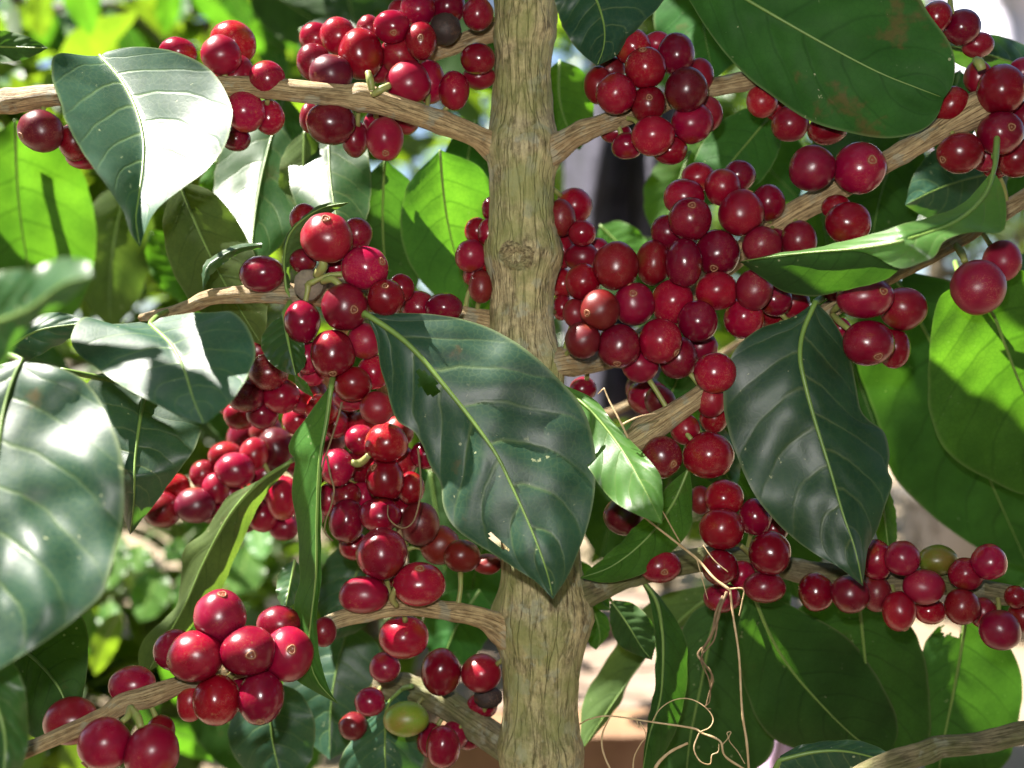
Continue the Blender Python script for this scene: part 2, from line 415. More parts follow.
B5 = branch([(538, 620, .42, 22), (570, 600, .42, 17), (600, 588, .425, 14), (640, 572, .43, 12), (700, 560, .433, 12), (750, 560, .432, 13), (800, 570, .43, 11), (870, 580, .425, 12), (930, 580, .42, 11), (985, 592, .415, 11), (1060, 606, .41, 10)], 'mossy', seed=6)
B6 = branch([(535, 655, .42, 22), (505, 632, .416, 16), (480, 618, .412, 10.5), (440, 610, .408, 9), (405, 606, .405, 10.5), (365, 613, .402, 9), (320, 628, .398, 9), (250, 665, .392, 9), (185, 684, .386, 9), (150, 697, .384, 12), (125, 703, .382, 11), (100, 718, .38, 8), (50, 740, .376, 8.5), (-20, 770, .37, 9)], seed=7)
B7 = branch([(535, 770, .42, 20), (510, 750, .428, 15), (480, 728, .436, 15), (450, 706, .442, 15), (425, 694, .446, 14), (400, 688, .45, 14), (375, 684, .452, 11)], 'mossy', seed=8)
B8 = branch([(525, 330, .422, 14), (470, 318, .425, 10), (400, 305, .42, 10), (340, 296, .412, 12), (290, 294, .405, 10), (250, 294, .404, 8.5), (212, 297, .405, 8.5), (188, 306, .41, 7), (165, 313, .415, 5), (140, 318, .42, 3)], seed=9)
B9 = branch([(840, 790, .372, 10), (875, 768, .372, 10), (925, 752, .372, 11), (940, 746, .372, 10), (985, 742, .372, 10), (1060, 733, .372, 11), (1200, 760, .40, 12), (1325, 900, .47, 14)], 'mossy', right_tree, seed=10)
branch([(265, 455, .47, 4), (230, 480, .475, 5), (190, 495, .478, 4)], 'mossy', seed=13)   # short fruiting spur
branch([(350, 300, .425, 7), (325, 380, .47, 6), (300, 430, .485, 6), (265, 460, .48, 5)], 'branch', seed=14)
branch([(350, 298, .425, 7), (385, 400, .455, 6), (395, 480, .45, 5), (404, 560, .425, 5), (404, 606, .405, 7)], 'branch', seed=15)
# sawn stub with weathered end grain
stub = branch([(340, 290, .43, 13), (318, 287, .412, 14), (309, 285, .397, 15.5), (308, 284.5, .392, 15)], 'cut', seed=12, name='branch_stub', lump=.0012)

# ------------------------------------------------------------------ leaves
LEAFN = 0
def leaf(mid, L, R, dm, eL=0.0, eR=0.0, mat='dark', side='top', parent=tree, quilt=.0007, wave=.0020, rib=.0008, stem=None, holes=(), label=None, nt=60, nu=13, cup=0.0, und=.0028, seed=None):
    """blade between two traced edges; dm depths along the midrib, eL / eR how much farther the edges lie"""
    global LEAFN; LEAFN += 1
    sd = LEAFN * 7.31 if seed is None else seed
    m = spline([(x, y, 0) for x, y in mid], nt)
    l = spline([(x, y, 0) for x, y in L], nt); r = spline([(x, y, 0) for x, y in R], nt)
    dd = spline([(d, 0, 0) for d in dm], 60) if len(dm) > 2 else [Vector((dm[0] + (dm[1] - dm[0]) * i / 59, 0, 0)) for i in range(60)]
    verts, uvs = [], []; W = 2 * nu + 1
    for i in range(nt):
        t = i / (nt - 1); k0 = min(58, int(t * 59)); d0 = dd[k0].x + (dd[k0 + 1].x - dd[k0].x) * (t * 59 - k0)
        env = math.sin(math.pi * min(1, max(0, t))) ** .6
        for j in range(-nu, nu + 1):
            a = abs(j) / nu; e = l[i] if j < 0 else r[i]; off = eL if j < 0 else eR
            x = m[i].x + (e.x - m[i].x) * a; y = m[i].y + (e.y - m[i].y) * a
            ph = 0 if j < 0 else .42
            k1 = noise.noise(Vector((t * 16, sd, 1 if j < 0 else 9))) * 1.6 * a ** 4 * env; x += k1; y += k1 * .6
            f = t * 7.6 - 1.7 * a ** 1.35 + ph + .35 * (.5 + .5 * noise.noise(Vector((j / nu * 2.5, t * 5, sd))))
            q = abs(math.sin(math.pi * (f - .5)))
            d = d0 + off * env * a ** 1.25
            d -= quilt * (q - .5) * env * min(1, a * 5) * (1 - .45 * a)
            d += wave * env * a ** 3 * math.sin(t * 19 + sd + (2 if j < 0 else 0)) + wave * .8 * noise.noise(Vector((x * .02, y * .02, sd)))
            d -= cup * env * math.sin(math.pi * a)
            d += und * env * noise.noise(Vector((x * .016 + sd, y * .016, sd * 1.7))) * min(1, a * 4)
            verts.append(P(x, y, d)); uvs.append((.5 + .5 * j / nu, t))
    faces = []
    for i in range(nt - 1):
        for j in range(W - 1):
            tt = (i + .5) / (nt - 1); uu = (j + .5 - nu) / nu
            skip = False
            for (ht, hu, rt, ru) in holes:
                k = ((tt - ht) / rt) ** 2 + ((uu - hu) / ru) ** 2
                if k < 1 + .5 * noise.noise(Vector((tt * 40, uu * 14, 3))): skip = True
            if not skip: faces.append((i * W + j, i * W + j + 1, (i + 1) * W + j + 1, (i + 1) * W + j))
    # orient: 'top' turns the glossy upper face towards the viewer
    nrm = Vector((0, 0, 0))
    for fc in faces[::7]:
        a, b, c = verts[fc[0]], verts[fc[1]], verts[fc[2]]
        nrm += (b - a).cross(c - a)
    toward = (Vector((0, 0, CAMZ)) - verts[len(verts) // 2])
    facing = nrm.dot(toward) > 0
    if facing != (side == 'top'): faces = [fc[::-1] for fc in faces]
    o = mesh_obj('leaf', verts, faces, M[mat], parent, uvs, verts[nu])
    if label: o['label'] = label
    if rib:
        pr = [verts[i * W + nu].copy() for i in range(0, nt, 2)]
        cv = (Vector((0, 0, CAMZ)) - pr[len(pr) // 2]).normalized()
        pr = [p + cv * rib * .25 for p in pr]
        k = len(pr); rr = [rib * (1.0 - .82 * i / (k - 1)) for i in range(k)]
        if stem:
            st = spline([P(*s) for s in stem] + [pr[0]], 14)[:-1]
            pr = st + pr; rr = [rib * 1.35] * len(st) + rr
        v, f, u = tube_geo(pr, rr, 8)
        mesh_obj('midrib', v, f, M['rib'], o, u, pr[0])
    return o

def sleaf(bx, by, tx, ty, w, d0, d1, bend=0.0, wl=1.0, wr=1.0, **kw):
    """leaf from base to tip (pixels) with half width w; bend bows the midrib sideways"""
    n = 9; mid, L, R = [], [], []
    ax, ay = tx - bx, ty - by; ln = math.hypot(ax, ay); px, py = -ay / ln, ax / ln
    pk = .55 ** .62 * .45 ** .62
    for i in range(n):
        t = i / (n - 1); b = bend * math.sin(math.pi * t) * ln
        x, y = bx + ax * t + px * b, by + ay * t + py * b
        ww = w * (t ** .62 * (1 - t) ** .70) / pk * 1.02
        if t > .8: ww *= 1 - .25 * (t - .8) / .2
        mid.append((x, y)); L.append((x - px * ww * wl, y - py * ww * wl)); R.append((x + px * ww * wr, y + py * ww * wr))
    return leaf(mid, L, R, (d0, d1), **kw)

# -- main foreground leaves of this tree
leaf([(100, 56), (120, 79), (135, 107), (143, 137), (143, 165), (139, 195), (136, 220), (140, 247)],
     [(90, 56), (57, 54), (51, 72), (56, 90), (65, 118), (78, 145), (92, 166), (108, 188), (124, 214), (131, 234), (140, 247)],
     [(106, 52), (130, 47), (165, 49), (196, 60), (217, 77), (231, 105), (231, 128), (223, 150), (203, 172), (180, 190), (158, 208), (147, 226), (140, 247)],
     (.402, .386, .371, .355, .342), -.024, -.008, 'dark', quilt=.0004, und=.0010, label='leaf with its right half glaring white in the sun', stem=[(150, 90, .40), (112, 66, .42)])
leaf([(150, 324), (172, 346), (185, 372), (193, 398), (204, 424)],
     [(140, 322), (110, 324), (84, 317), (71, 333), (74, 350), (95, 367), (122, 386), (150, 401), (180, 416), (204, 424)],
     [(160, 318), (182, 314), (210, 312), (236, 314), (255, 343), (250, 372), (234, 398), (218, 414), (204, 424)],
     (.375, .348, .324, .316), .006, .004, 'dark', stem=[(168, 311, .415), (158, 316, .395)])
leaf([(366, 314), (396, 334), (418, 354), (443, 384), (471, 419), (496, 454), (511, 484), (527, 519), (540, 551), (548, 576), (553, 599)],
     [(366, 314), (375, 335), (378, 352), (381, 368), (386, 386), (396, 419), (416, 434), (431, 466), (441, 486), (443, 508), (456, 529), (475, 543), (493, 554), (516, 569), (536, 582), (553, 599)],
     [(366, 314), (400, 313), (440, 315), (482, 325), (520, 345), (553, 373), (580, 404), (592, 434), (596, 470), (592, 510), (581, 545), (568, 576), (553, 599)],
     (.385, .376, .370, .366, .368), .004, .009, 'dark', quilt=.0011, holes=[(.27, -.22, .045, .14), (.77, -.72, .035, .07)], label='broad glossy leaf with insect holes in front of the trunk', stem=[(352, 316, .40)], nt=90, nu=18, rib=.0011)
leaf([(815, 303), (803, 332), (800, 357), (805, 384), (815, 421), (830, 469), (843, 514), (855, 549), (863, 586)],
     [(812, 304), (790, 318), (757, 330), (733, 352), (724, 385), (726, 420), (739, 462), (758, 500), (785, 531), (812, 552), (840, 568), (863, 586)],
     [(817, 303), (833, 320), (846, 345), (855, 378), (860, 408), (870, 421), (884, 432), (889, 452), (888, 470), (892, 482), (886, 503), (879, 526), (868, 548), (863, 586)],
     (.398, .386, .378, .374, .376), .008, .008, 'dark', quilt=.0011, label='drooping glossy dark leaf with pale midrib', stem=[(822, 298, .415)], nt=90, nu=18, rib=.0010)
leaf([(660, -50), (700, -28), (768, 12), (828, 46), (878, 72), (915, 87), (944, 98)],
     [(660, -50), (760, -70), (850, -55), (905, -20), (930, 15), (948, 40), (955, 62), (953, 84), (944, 98)],
     [(660, -50), (668, -30), (690, 2), (716, 42), (745, 75), (768, 93), (808, 120), (850, 133), (888, 138), (918, 132), (936, 118), (944, 98)],
     (.402, .392, .386, .386), -.004, .012, 'stained', 'under', quilt=.0010, label='large leaf seen from below with brown stains', nt=80, nu=16, stem=[(600, -80, .41)])
leaf([(995, 165), (985, 195), (955, 222), (905, 240), (862, 248), (815, 252), (775, 256), (738, 262)],
     [(998, 165), (960, 205), (910, 222), (885, 230), (860, 237), (820, 247), (780, 253), (738, 262)],
     [(992, 168), (1004, 192), (1004, 230), (972, 232), (945, 240), (932, 258), (900, 268), (865, 252), (830, 252), (790, 256), (738, 262)],
     (.374, .354, .347, .368, .384), .007, -.003, 'light', 'top', quilt=.0004, label='curled leaf with one patch blazing white in the sun', stem=[(994, 158, .392), (1000, 100, .398)], wave=.0006)
leaf([(905, 258), (880, 254), (850, 252), (810, 254), (770, 258), (740, 262)],
     [(905, 260), (880, 252), (850, 250), (810, 252), (770, 256), (740, 262)],
     [(903, 266), (885, 280), (855, 288), (818, 296), (785, 292), (760, 276), (740, 262)],
     (.349, .367, .385), 0, .020, 'dark', 'under', rib=0, quilt=.0003)
# small leaf, hanging strip, diagonal leaf
leaf([(284, 314), (287, 335), (291, 355), (296, 376)], [(282, 316), (270, 324), (261, 340), (264, 355), (278, 369), (296, 376)], [(286, 314), (296, 328), (305, 347), (304, 366), (296, 376)], (.395, .382, .380), .004, .003, 'mid', stem=[(290, 302, .402)])
leaf([(296, 376), (303, 386), (314, 398)], [(294, 376), (298, 388), (314, 398)], [(298, 376), (308, 384), (314, 398)], (.380, .386), .002, .002, 'light', rib=0, nt=14, nu=4)
leaf([(331, 388), (327, 420), (320, 460), (317, 520), (316, 576), (311, 620), (309, 655), (318, 682), (338, 704)],
     [(330, 386), (308, 415), (288, 446), (295, 462), (292, 492), (297, 526), (300, 576), (294, 606), (302, 642), (301, 662), (295, 678), (312, 690), (338, 704)],
     [(332, 388), (328, 422), (322, 460), (321, 520), (321, 576), (317, 620), (319, 652), (328, 686), (338, 704)],
     (.380, .380, .382, .386, .390), .012, -.002, 'light', 'under', quilt=.0006, label='narrow leaf hanging edge-on', stem=[(334, 372, .395)])
leaf([(290, 462), (262, 480), (232, 512), (205, 560), (185, 605), (160, 650), (148, 672)],
     [(288, 464), (250, 485), (225, 500), (205, 530), (185, 548), (181, 575), (176, 605), (150, 632), (139, 650), (140, 668), (148, 672)],
     [(290, 466), (262, 500), (247, 530), (233, 560), (220, 592), (207, 604), (185, 635), (165, 660), (148, 672)],
     (.435, .435, .44, .45), .008, .010, 'olive', 'under', label='olive leaf slanting down to the left', stem=[(310, 448, .455)])
leaf([(286, 288), (284, 262), (288, 238), (300, 222), (322, 208), (350, 202)], [(285, 288), (283, 265), (284, 244), (292, 228), (318, 206), (350, 202)], [(290, 288), (291, 270), (300, 254), (312, 234), (328, 216), (350, 202)],
     (.40, .388, .386), .004, .006, 'olive', 'under', rib=.0005, stem=[(290, 298, .402)])
leaf([(262, 245), (240, 248), (222, 256), (207, 268), (203, 290)], [(262, 243), (240, 244), (220, 252), (203, 266), (203, 290)], [(262, 248), (240, 253), (226, 262), (212, 274), (203, 290)], (.41, .40), .006, .004, 'mid', 'top', rib=0, nt=24, nu=6)
# sunlit blade behind the big leaf and the one below
leaf([(560, 385), (592, 412), (622, 450), (645, 490), (662, 524)], [(562, 384), (595, 400), (618, 428), (642, 452), (660, 475), (663, 500), (662, 524)], [(558, 388), (575, 430), (590, 470), (612, 500), (640, 516), (662, 524)],
     (.400, .381, .354), .001, .001, 'light', 'top', label='pale leaf with its upper face bright in the sun', rib=.0006, stem=[(548, 376, .412)])
leaf([(688, 470), (672, 505), (645, 540), (612, 566), (580, 578)], [(690, 470), (692, 500), (690, 528), (668, 555), (640, 575), (608, 583), (580, 578)], [(686, 470), (664, 490), (640, 522), (612, 550), (580, 578)],
     (.405, .408, .412), .006, .006, 'light', 'under', rib=.0006, stem=[(700, 440, .41)])
leaf([(558, -30), (590, -10), (603, 20), (604, 45), (597, 66)], [(558, -30), (553, -10), (560, 20), (570, 40), (582, 54), (597, 66)], [(570, -30), (680, -35), (660, 5), (634, 32), (615, 56), (597, 66)], (.41, .40, .395), .005, .008, 'dark', label='dark glossy leaf hanging beside the top of the trunk', stem=[(540, -70, .42)])
leaf([(403, 688), (388, 705), (385, 735), (386, 790)], [(400, 690), (370, 718), (350, 742), (340, 775), (386, 790)], [(406, 688), (420, 705), (424, 735), (420, 770), (386, 790)], (.440, .442, .44), .008, .006, 'dark', stem=[(412, 686, .435)], label='dark leaf below the green cherry')
leaf([(642, 580), (656, 600), (662, 630), (663, 660), (660, 700), (648, 740), (640, 790)], [(640, 580), (650, 602), (655, 640), (655, 680), (648, 720), (640, 790)], [(645, 580), (664, 602), (684, 634), (688, 664), (684, 702), (672, 738), (640, 790)], (.43, .428, .425), .002, .007, 'mid', 'under', stem=[(634, 574, .43)])
leaf([(612, 602), (628, 625), (642, 648), (652, 660)], [(614, 600), (634, 604), (652, 622), (656, 640), (652, 660)], [(610, 604), (611, 628), (620, 646), (640, 656), (652, 660)], (.44, .435), .003, .003, 'dark', 'under', rib=.0004, stem=[(606, 592, .43)])
leaf([(592, 606), (598, 624), (600, 640), (596, 650)], [(590, 608), (589, 628), (589, 644), (596, 650)], [(594, 606), (608, 618), (608, 636), (596, 650)], (.45, .45), .003, .003, 'light', 'under', rib=.0004, stem=[(600, 592, .43)])
leaf([(738, 586), (705, 600), (660, 640), (622, 690), (582, 750)], [(740, 584), (690, 588), (645, 606), (612, 652), (584, 700), (580, 750)], [(738, 590), (712, 612), (668, 636), (641, 660), (618, 706), (582, 750)], (.47, .48, .47), .008, .008, 'olive', 'under', stem=[(745, 570, .44)])
leaf([(725, 598), (712, 630), (702, 680), (690, 740), (684, 800)], [(722, 598), (690, 615), (676, 655), (668, 700), (650, 760), (684, 800)], [(728, 598), (752, 640), (768, 700), (768, 760), (684, 800)], (.46, .465, .47), .012, .012, 'dark', 'under', stem=[(735, 575, .435)])
# leaves behind the left clusters
for a in [
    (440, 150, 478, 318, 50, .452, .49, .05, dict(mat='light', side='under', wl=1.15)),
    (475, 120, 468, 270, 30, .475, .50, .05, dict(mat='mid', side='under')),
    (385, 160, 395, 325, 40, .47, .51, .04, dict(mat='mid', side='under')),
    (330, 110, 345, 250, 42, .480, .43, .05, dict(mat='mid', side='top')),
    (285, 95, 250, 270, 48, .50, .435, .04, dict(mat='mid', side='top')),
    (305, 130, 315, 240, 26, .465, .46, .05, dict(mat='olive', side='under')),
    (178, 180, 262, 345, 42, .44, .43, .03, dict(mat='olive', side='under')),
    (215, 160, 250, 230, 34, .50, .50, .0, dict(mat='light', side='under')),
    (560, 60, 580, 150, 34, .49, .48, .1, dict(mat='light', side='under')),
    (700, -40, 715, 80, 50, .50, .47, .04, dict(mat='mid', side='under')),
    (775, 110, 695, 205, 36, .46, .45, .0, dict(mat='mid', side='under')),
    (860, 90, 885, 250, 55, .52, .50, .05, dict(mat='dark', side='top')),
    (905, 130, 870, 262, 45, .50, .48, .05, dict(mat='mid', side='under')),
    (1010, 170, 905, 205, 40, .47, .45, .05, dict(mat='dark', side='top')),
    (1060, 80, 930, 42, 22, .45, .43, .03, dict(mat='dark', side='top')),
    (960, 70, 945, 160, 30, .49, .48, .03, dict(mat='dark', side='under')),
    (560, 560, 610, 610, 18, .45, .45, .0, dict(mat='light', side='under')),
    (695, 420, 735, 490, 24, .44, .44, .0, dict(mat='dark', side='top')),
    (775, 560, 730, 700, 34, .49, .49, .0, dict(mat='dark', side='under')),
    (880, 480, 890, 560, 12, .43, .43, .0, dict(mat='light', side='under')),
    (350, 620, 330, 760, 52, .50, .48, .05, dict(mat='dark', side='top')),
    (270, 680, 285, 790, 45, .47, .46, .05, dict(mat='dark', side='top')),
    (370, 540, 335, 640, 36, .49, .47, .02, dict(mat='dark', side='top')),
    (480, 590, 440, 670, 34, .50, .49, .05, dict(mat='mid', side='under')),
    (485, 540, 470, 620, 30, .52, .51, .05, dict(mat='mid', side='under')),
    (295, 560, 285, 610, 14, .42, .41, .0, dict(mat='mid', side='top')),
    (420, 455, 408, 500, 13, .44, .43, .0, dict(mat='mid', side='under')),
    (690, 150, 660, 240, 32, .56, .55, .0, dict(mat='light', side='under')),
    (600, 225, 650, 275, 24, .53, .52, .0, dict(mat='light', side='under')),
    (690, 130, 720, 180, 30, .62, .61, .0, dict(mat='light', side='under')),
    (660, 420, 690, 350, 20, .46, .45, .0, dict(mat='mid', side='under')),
]:
    kw = dict(eL=.006, eR=.006, nt=40, nu=9, rib=.0006); kw.update(a[8]); sleaf(*a[:8], **kw)

# -- left neighbour: blurred leaves close to the lens
leaf([(22, 360), (12, 384), (3, 416), (-4, 460), (-10, 520), (-20, 600), (-40, 690)],
     [(18, 360), (-40, 380), (-90, 440), (-110, 520), (-100, 610), (-40, 690)],
     [(26, 362), (60, 368), (88, 384), (108, 416), (123, 462), (123, 515), (113, 562), (100, 596), (66, 626), (24, 654), (-40, 690)],
     (.335, .322, .306, .288, .272), .004, .004, 'dark', parent=left_tree, quilt=.0010, und=.007, label='large blurred leaf with white sun glare', stem=[(-60, 330, .37)], nt=80, nu=16)
leaf([(-40, 330), (-5, 322), (30, 308), (62, 284), (92, 276)], [(-40, 290), (0, 272), (35, 268), (62, 258), (88, 262), (92, 276)], [(-40, 420), (0, 370), (18, 340), (40, 318), (70, 300), (92, 276)],
     (.25, .235, .225), .004, .010, 'mid', parent=left_tree, label='pale blurred leaf closest to the lens', rib=.0006, stem=[(-150, 330, .27)])
leaf([(-40, 350), (0, 350), (40, 330), (95, 322)], [(-40, 325), (10, 322), (55, 312), (95, 322)], [(-40, 375), (0, 372), (50, 350), (95, 322)], (.43, .42), .004, .004, 'dark', parent=left_tree, stem=[(-200, 340, .40)])
leaf([(145, 392), (140, 420), (135, 460), (134, 500), (130, 535)], [(143, 390), (110, 372), (84, 386), (84, 410), (100, 440), (110, 480), (130, 535)], [(148, 392), (178, 412), (202, 424), (190, 455), (165, 490), (130, 535)],
     (.415, .40, .40, .41), .006, .008, 'dark', parent=left_tree, label='leaf with grey sheen and a network of veins', stem=[(60, 370, .40), (140, 386, .415)])
leaf([(0, 640), (30, 655), (60, 690), (75, 740)], [(-10, 625), (40, 620), (80, 615), (88, 660), (75, 740)], [(-10, 660), (10, 690), (30, 735), (75, 740)], (.40, .39), .004, .004, 'dark', 'under', parent=left_tree, stem=[(-120, 600, .36)])
leaf([(-40, 640), (-10, 690), (5, 740), (0, 800)], [(-60, 660), (-50, 720), (-40, 770), (0, 800)], [(-20, 632), (15, 665), (28, 710), (24, 760), (0, 800)], (.31, .30), .004, .008, 'mid', parent=left_tree, stem=[(-120, 600, .33)])
sleaf(-60, 45, 48, 48, 17, .43, .42, .0, mat='dark', side='under', parent=left_tree, stem=[(-200, 60, .42)])
branch([(-190, 900, .34, 14), (-180, 600, .34, 12), (-175, 330, .345, 11), (-170, 60, .36, 9), (-168, -200, .37, 7)], 'branch', left_tree, seed=20)

# -- right neighbour
leaf([(962, 285), (990, 310), (1005, 345), (1022, 388), (1050, 440), (1080, 500)], [(962, 284), (1020, 270), (1090, 300), (1120, 400), (1080, 500)],
     [(958, 285), (938, 300), (930, 345), (928, 400), (938, 438), (958, 462), (990, 480), (1025, 495), (1080, 500)],
     (.432, .45, .475), .004, .004, 'light', 'under', right_tree, quilt=.0010, label='broad fresh green leaf with even ribs', stem=[(955, 262, .45)], nt=80, nu=16)
leaf([(900, 285), (935, 350), (960, 410), (990, 480), (1030, 570)], [(905, 270), (970, 290), (1040, 350), (1090, 450), (1030, 570)],
     [(890, 260), (862, 300), (858, 365), (875, 415), (890, 470), (920, 505), (950, 530), (985, 552), (1030, 570)],
     (.468, .490, .520), .006, .004, 'mid', 'under', right_tree, quilt=.0009, nt=80, nu=16, stem=[(890, 265, .48)], label='broad leaf half shaded by the leaf in front')
leaf([(752, 590), (768, 631), (790, 668), (818, 701), (850, 733), (885, 760)], [(754, 588), (800, 610), (850, 640), (885, 690), (898, 730), (885, 760)], [(750, 590), (738, 630), (742, 675), (755, 715), (775, 740), (810, 752), (850, 760), (885, 760)],
     (.436, .448, .46), .005, .008, 'mid', 'under', right_tree, quilt=.0006, nt=70, nu=14, stem=[(748, 572, .44)], label='leaf with a pale midrib slanting to the lower right')
leaf([(858, 596), (862, 630), (868, 690), (874, 745), (876, 790)], [(862, 594), (900, 612), (922, 650), (930, 700), (925, 750), (876, 790)], [(852, 596), (810, 600), (775, 640), (790, 700), (820, 760), (876, 790)],
     (.448, .46, .475), .004, .005, 'mid', 'under', right_tree, quilt=.0006, nt=70, nu=14, stem=[(856, 580, .44)], label='broad leaf with an upright yellow midrib')
leaf([(966, 612), (962, 645), (952, 700), (942, 750), (935, 800)], [(970, 612), (1005, 640), (1022, 680), (1018, 725), (1000, 770), (935, 800)], [(960, 614), (930, 635), (915, 680), (918, 740), (935, 800)],
     (.462, .475, .49), .004, .005, 'mid', 'under', right_tree, quilt=.0006, nt=70, nu=14, stem=[(968, 595, .44)], holes=[(.06, .5, .09, .5)], label='leaf with a ragged hole bitten near its base')
leaf([(780, 760), (815, 752), (850, 752), (900, 765)], [(780, 756), (805, 744), (850, 740), (880, 748), (900, 765)], [(780, 780), (820, 790), (860, 790), (900, 765)], (.39, .385), .005, .005, 'dark', 'top', right_tree, stem=[(760, 800, .40)])
for a in [(1050, 150, 940, 225, 30, .50, .49, .0, dict(mat='mid', side='under')), (1060, 250, 985, 330, 30, .52, .5, .0, dict(mat='dark', side='top')),
          (1050, 560, 960, 640, 30, .56, .56, .0, dict(mat='mid', side='under')), (840, 330, 880, 440, 34, .53, .52, .0, dict(mat='mid', side='under'))]:
    kw = dict(eL=.006, eR=.006, nt=40, nu=9, rib=.0006, parent=right_tree); kw.update(a[8]); sleaf(*a[:8], **kw)
branch([(1330, 1100, .47, 18), (1325, 900, .47, 16), (1310, 500, .47, 14), (1300, 200, .48, 12), (1290, -200, .49, 9)], 'branch', right_tree, seed=21)

# -- coffee tree behind: bright translucent blades in the sun
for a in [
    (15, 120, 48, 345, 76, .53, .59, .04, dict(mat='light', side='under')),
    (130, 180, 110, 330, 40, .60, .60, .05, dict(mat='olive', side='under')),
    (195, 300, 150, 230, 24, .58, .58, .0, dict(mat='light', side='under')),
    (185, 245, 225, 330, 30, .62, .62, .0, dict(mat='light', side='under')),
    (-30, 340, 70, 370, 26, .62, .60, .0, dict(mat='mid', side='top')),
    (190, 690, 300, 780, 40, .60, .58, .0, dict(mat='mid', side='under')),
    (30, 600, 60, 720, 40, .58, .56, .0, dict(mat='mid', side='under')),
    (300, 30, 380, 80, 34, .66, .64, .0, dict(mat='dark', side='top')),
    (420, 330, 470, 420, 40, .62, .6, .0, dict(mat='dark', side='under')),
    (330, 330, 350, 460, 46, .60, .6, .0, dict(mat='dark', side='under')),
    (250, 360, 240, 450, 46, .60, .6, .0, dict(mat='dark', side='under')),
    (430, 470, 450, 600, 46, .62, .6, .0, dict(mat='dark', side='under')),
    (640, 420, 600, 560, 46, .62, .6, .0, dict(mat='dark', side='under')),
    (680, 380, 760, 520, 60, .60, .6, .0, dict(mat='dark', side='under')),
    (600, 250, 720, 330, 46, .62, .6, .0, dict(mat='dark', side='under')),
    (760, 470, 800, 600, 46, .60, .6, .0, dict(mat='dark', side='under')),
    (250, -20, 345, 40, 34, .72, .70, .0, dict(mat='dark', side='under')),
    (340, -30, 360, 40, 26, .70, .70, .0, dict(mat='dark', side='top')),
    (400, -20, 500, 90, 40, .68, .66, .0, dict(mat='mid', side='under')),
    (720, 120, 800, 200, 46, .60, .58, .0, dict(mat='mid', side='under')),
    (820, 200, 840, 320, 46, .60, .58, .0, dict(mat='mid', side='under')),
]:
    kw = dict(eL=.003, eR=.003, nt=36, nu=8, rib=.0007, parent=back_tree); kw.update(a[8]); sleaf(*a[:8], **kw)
rl = random.Random(5)
for k in range(46):
    if k < 30: x, y, d = rl.uniform(-10, 310), rl.uniform(470, 770), rl.uniform(.78, 1.15)
    else: x, y, d = rl.uniform(-10, 320), rl.uniform(-20, 60), rl.uniform(.85, 1.25)
    ln_ = rl.uniform(70, 120) * .75 / d; an = rl.gauss(1.45, .5)
    dz = ln_ * .8 / F * d
    sleaf(x - math.cos(an) * ln_ * .5, y - math.sin(an) * ln_ * .5, x + math.cos(an) * ln_ * .5, y + math.sin(an) * ln_ * .5, ln_ * rl.uniform(.19, .24), d - dz * .5, d + dz * .6, rl.uniform(-.08, .08),
          mat=rl.choice(['light', 'light', 'mid', 'far']), side='under', eL=.004, eR=.004, nt=22, nu=5, rib=.0007, parent=back_tree, wave=.003)
for a in [(118, 532, 108, 590, 16, 1.0, .90), (140, 545, 136, 572, 15, .94, .89), (160, 568, 140, 622, 20, 1.0, .90), (200, 570, 175, 612, 15, 1.0, .92), (250, 545, 235, 595, 24, .93, .84), (185, 540, 165, 562, 10, .98, .94), (110, 600, 108, 640, 12, .97, .9), (30, 690, 28, 730, 12, 1.0, .93), (255, 520, 262, 560, 14, .96, .89),
          (30, -15, 15, 35, 26, 1.40, 1.28), (80, 5, 65, 50, 18, 1.28, 1.2), (125, -5, 115, 40, 16, 1.35, 1.25), (105, 35, 100, 62, 12, 1.17, 1.1), (15, 65, 5, 98, 14, 1.23, 1.15), (85, 70, 95, 100, 10, 1.24, 1.17), (180, -10, 172, 25, 14, 1.36, 1.26)]:
    sleaf(*a, 0.0, mat='light', side='top', eL=.0, eR=.0, nt=24, nu=6, rib=.0006, parent=back_tree, wave=.004, stem=[(a[0] + 14, a[1] - 12, a[5] + .01)])
branch([(-150, 1500, .80, 14), (-145, 900, .80, 12), (-136, 400, .80, 11), (-130, 0, .80, 9), (-126, -300, .80, 7)], 'branch', back_tree, seed=22, name='trunk')
branch([(-136, 420, .80, 7), (-60, 300, .70, 5), (20, 130, .55, 4)], 'branch', back_tree, seed=23)
branch([(-130, 20, .80, 7), (130, -40, .74, 5), (420, -20, .68, 4)], 'branch', back_tree, seed=24)
branch([(-140, 640, .80, 7), (150, 500, .72, 6), (420, 470, .66, 5), (640, 400, .63, 4), (760, 330, .61, 3)], 'branch', back_tree, seed=25)

